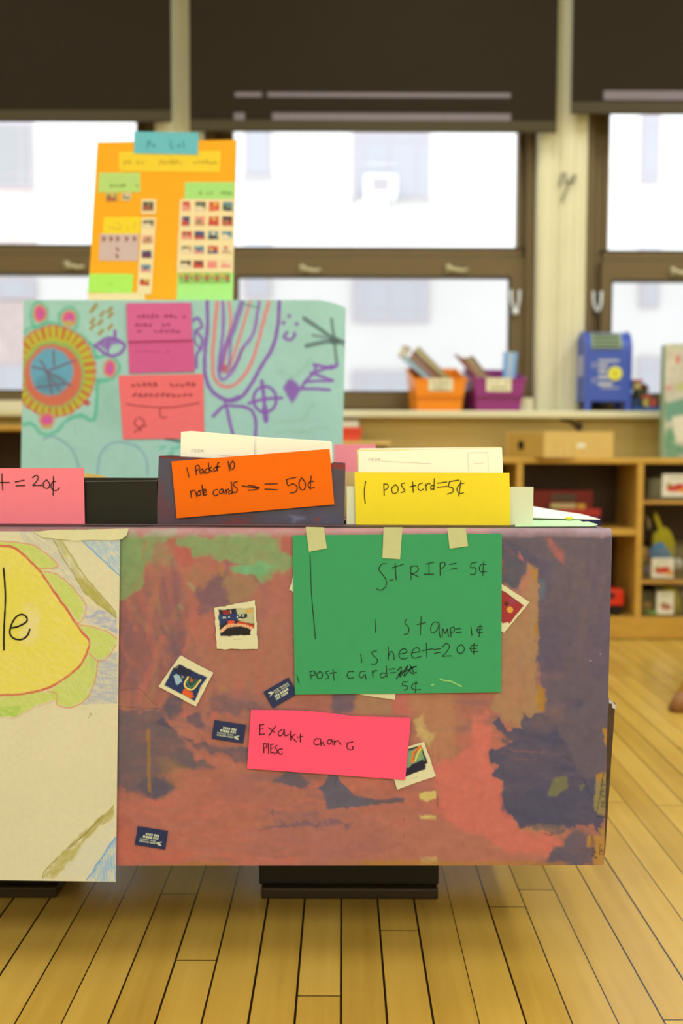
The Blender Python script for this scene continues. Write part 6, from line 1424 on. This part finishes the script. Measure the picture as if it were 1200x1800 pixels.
def gq(xa, xb, ta, tb, o, th): k = [gp(xa, ta, o), gp(xb, ta, o), gp(xb, tb, o), gp(xa, tb, o)]; return k, [v + n_ * th for v in k]
bulge = 0.010
MB().prism(*gq(gx0, gx1, 0, 1, 0.0, bulge)).build('slot_plate', M_('sage_plastic', (150, 164, 112)), ml)
s_b = MB()
for t in (0.10, 0.42, 0.74): s_b.prism(*gq(gx0 + 0.006, gx1 - 0.008, t, t + 0.17, bulge, 0.0012))
s_b.build('slots', M_('dark_green_slot', (52, 62, 34)), ml)
LBM = M_('pale_print', (196, 190, 166)); lb = MB()
for (a, b_, t, bb) in ((1051, 1088, 632, 636), (1051, 1068, 640, 645), (1052, 1066, 649, 655), (1051, 1070, 660, 666), (1051, 1076, 672, 678), (1056, 1088, 681, 683)): mbat(a, t, b_, bb, YM - 0.0015, 0.001, None, 0, lb)
for (yy) in (638, 665):
    mbat(1040, yy, 1041.5, yy + 9, YM - 0.0015, 0.001, None, 0, lb); mbat(1046, yy, 1047.5, yy + 9, YM - 0.0015, 0.001, None, 0, lb); mbat(1040, yy, 1047, yy + 1.5, YM - 0.0015, 0.001, None, 0, lb)
lb.build('white_print', LBM, ml)
q = at(1080.5, 656.5, YM); MB().lathe([(0.0275, -0.0035), (0.0275, -0.0005)], (q.x, YM, q.z), 24, 'y').build('yellow_disc', M_('lemon_plastic', (236, 220, 60)), ml)
MB().box(q.x - 0.004, q.x + 0.002, YM - 0.0046, YM - 0.0036, q.z - 0.010, q.z + 0.010).build('disc_mark', M_('olive_mark', (150, 120, 30)), ml)
sp = MB(); sp.box(mx0 - 0.001, mx0 - 0.0002, YM + 0.03, YM + 0.12, mz(660), mz(622)); sp.build('side_label', M_('lilac_print', (186, 176, 176)), ml)

# toy train on a blue tray
YR = 3.97
tn = thing('toy_train', 'small dark toy train with red roof on a blue tray, right of mailbox', 'toy', (X(1140, YR), YR + 0.05, SZ))
mbat(1112, 715, 1172, 720, YR, 0.1, SZ + 0.0004, 0.002).build('tray', M_('blue_tray', (44, 84, 120)), tn)
zt_ = Z(715, YR, 1140)
mbat(1118, 684, 1138, 714, YR + 0.015, 0.06, zt_, 0.004).build('cab', M_('dark_green_toy', (66, 64, 34)), tn)
mbat(1112, 667, 1131, 671, YR + 0.008, 0.075, None, 0.002).build('roof', M_('red_toy', (190, 50, 50)), tn)
mbat(1114, 671, 1126, 684, YR + 0.013, 0.065, None, 0.002).build('window_block', M_('yellow_toy', (206, 176, 90)), tn)
MB().lathe([(0.022, 0), (0.022, 0.05)], (at(1133, 683, YR).x, YR + 0.02, at(1133, 683, YR).z), 16, 'y').build('boiler', M_('rust_toy', (100, 50, 26)), tn)
mbat(1146, 695, 1164, 714, YR + 0.02, 0.06, zt_, 0.003).build('wagon', M_('olive_brown_toy', (94, 70, 38)), tn)
mbat(1127, 695, 1146, 700, YR + 0.01, 0.05, None, 0.002).build('coupling_bar', M_('coral_toy', (196, 80, 60)), tn)
for (px, m) in ((1118, (40, 60, 84)), (1137, (196, 170, 80)), (1146, (206, 80, 60))): MB().lathe([(0.016, 0), (0.016, 0.012)], (at(px, 710, YR).x, YR + 0.002, zt_ + 0.0165), 14, 'y').build('wheel', M_('wheel_%d' % m[0], m), tn)

# ------------------------------------------------------------------ child's chair at the right edge
CHW = wood('chair_beech', (206, 152, 56), REF_BACK, 0.4, (30, 30, 3), 0.1, 4)
chx, chy = 0.905, 2.66
chr_ = thing('childs_chair', 'light wooden child chair, only one foot visible at right edge', 'chair', (chx + 0.31, chy + 0.23, 0))
TIP = M_('brown_leg_tip', (150, 96, 46))
for (dx, dy, sx, sy, top) in ((0, 0, 0.20, 0.08, 0.33), (0.62, 0, -0.20, 0.08, 0.33), (0.52, 0.46, -0.14, -0.10, 0.62), (0.22, 0.46, 0.02, -0.10, 0.62)):
    p = Vector((chx + dx, chy + dy, 0)); t_ = Vector((chx + dx + sx, chy + dy + sy, top)); k = 0.045 / top
    lg = MB().tube([p + (t_ - p) * k, t_], 0.019, 12, 0.017).build('leg', CHW, chr_, True); MB().tube([p, p + (t_ - p) * (k * 1.0)], 0.021, 12).build('leg_tip', TIP, lg, True)
MB().bevbox(chx + 0.16, chx + 0.46, chy + 0.06, chy + 0.40, 0.33, 0.348, 0.006).build('seat', CHW, chr_); MB().bevbox(chx + 0.17, chx + 0.45, chy + 0.362, chy + 0.376, 0.5, 0.62, 0.005).build('backrest', CHW, chr_)
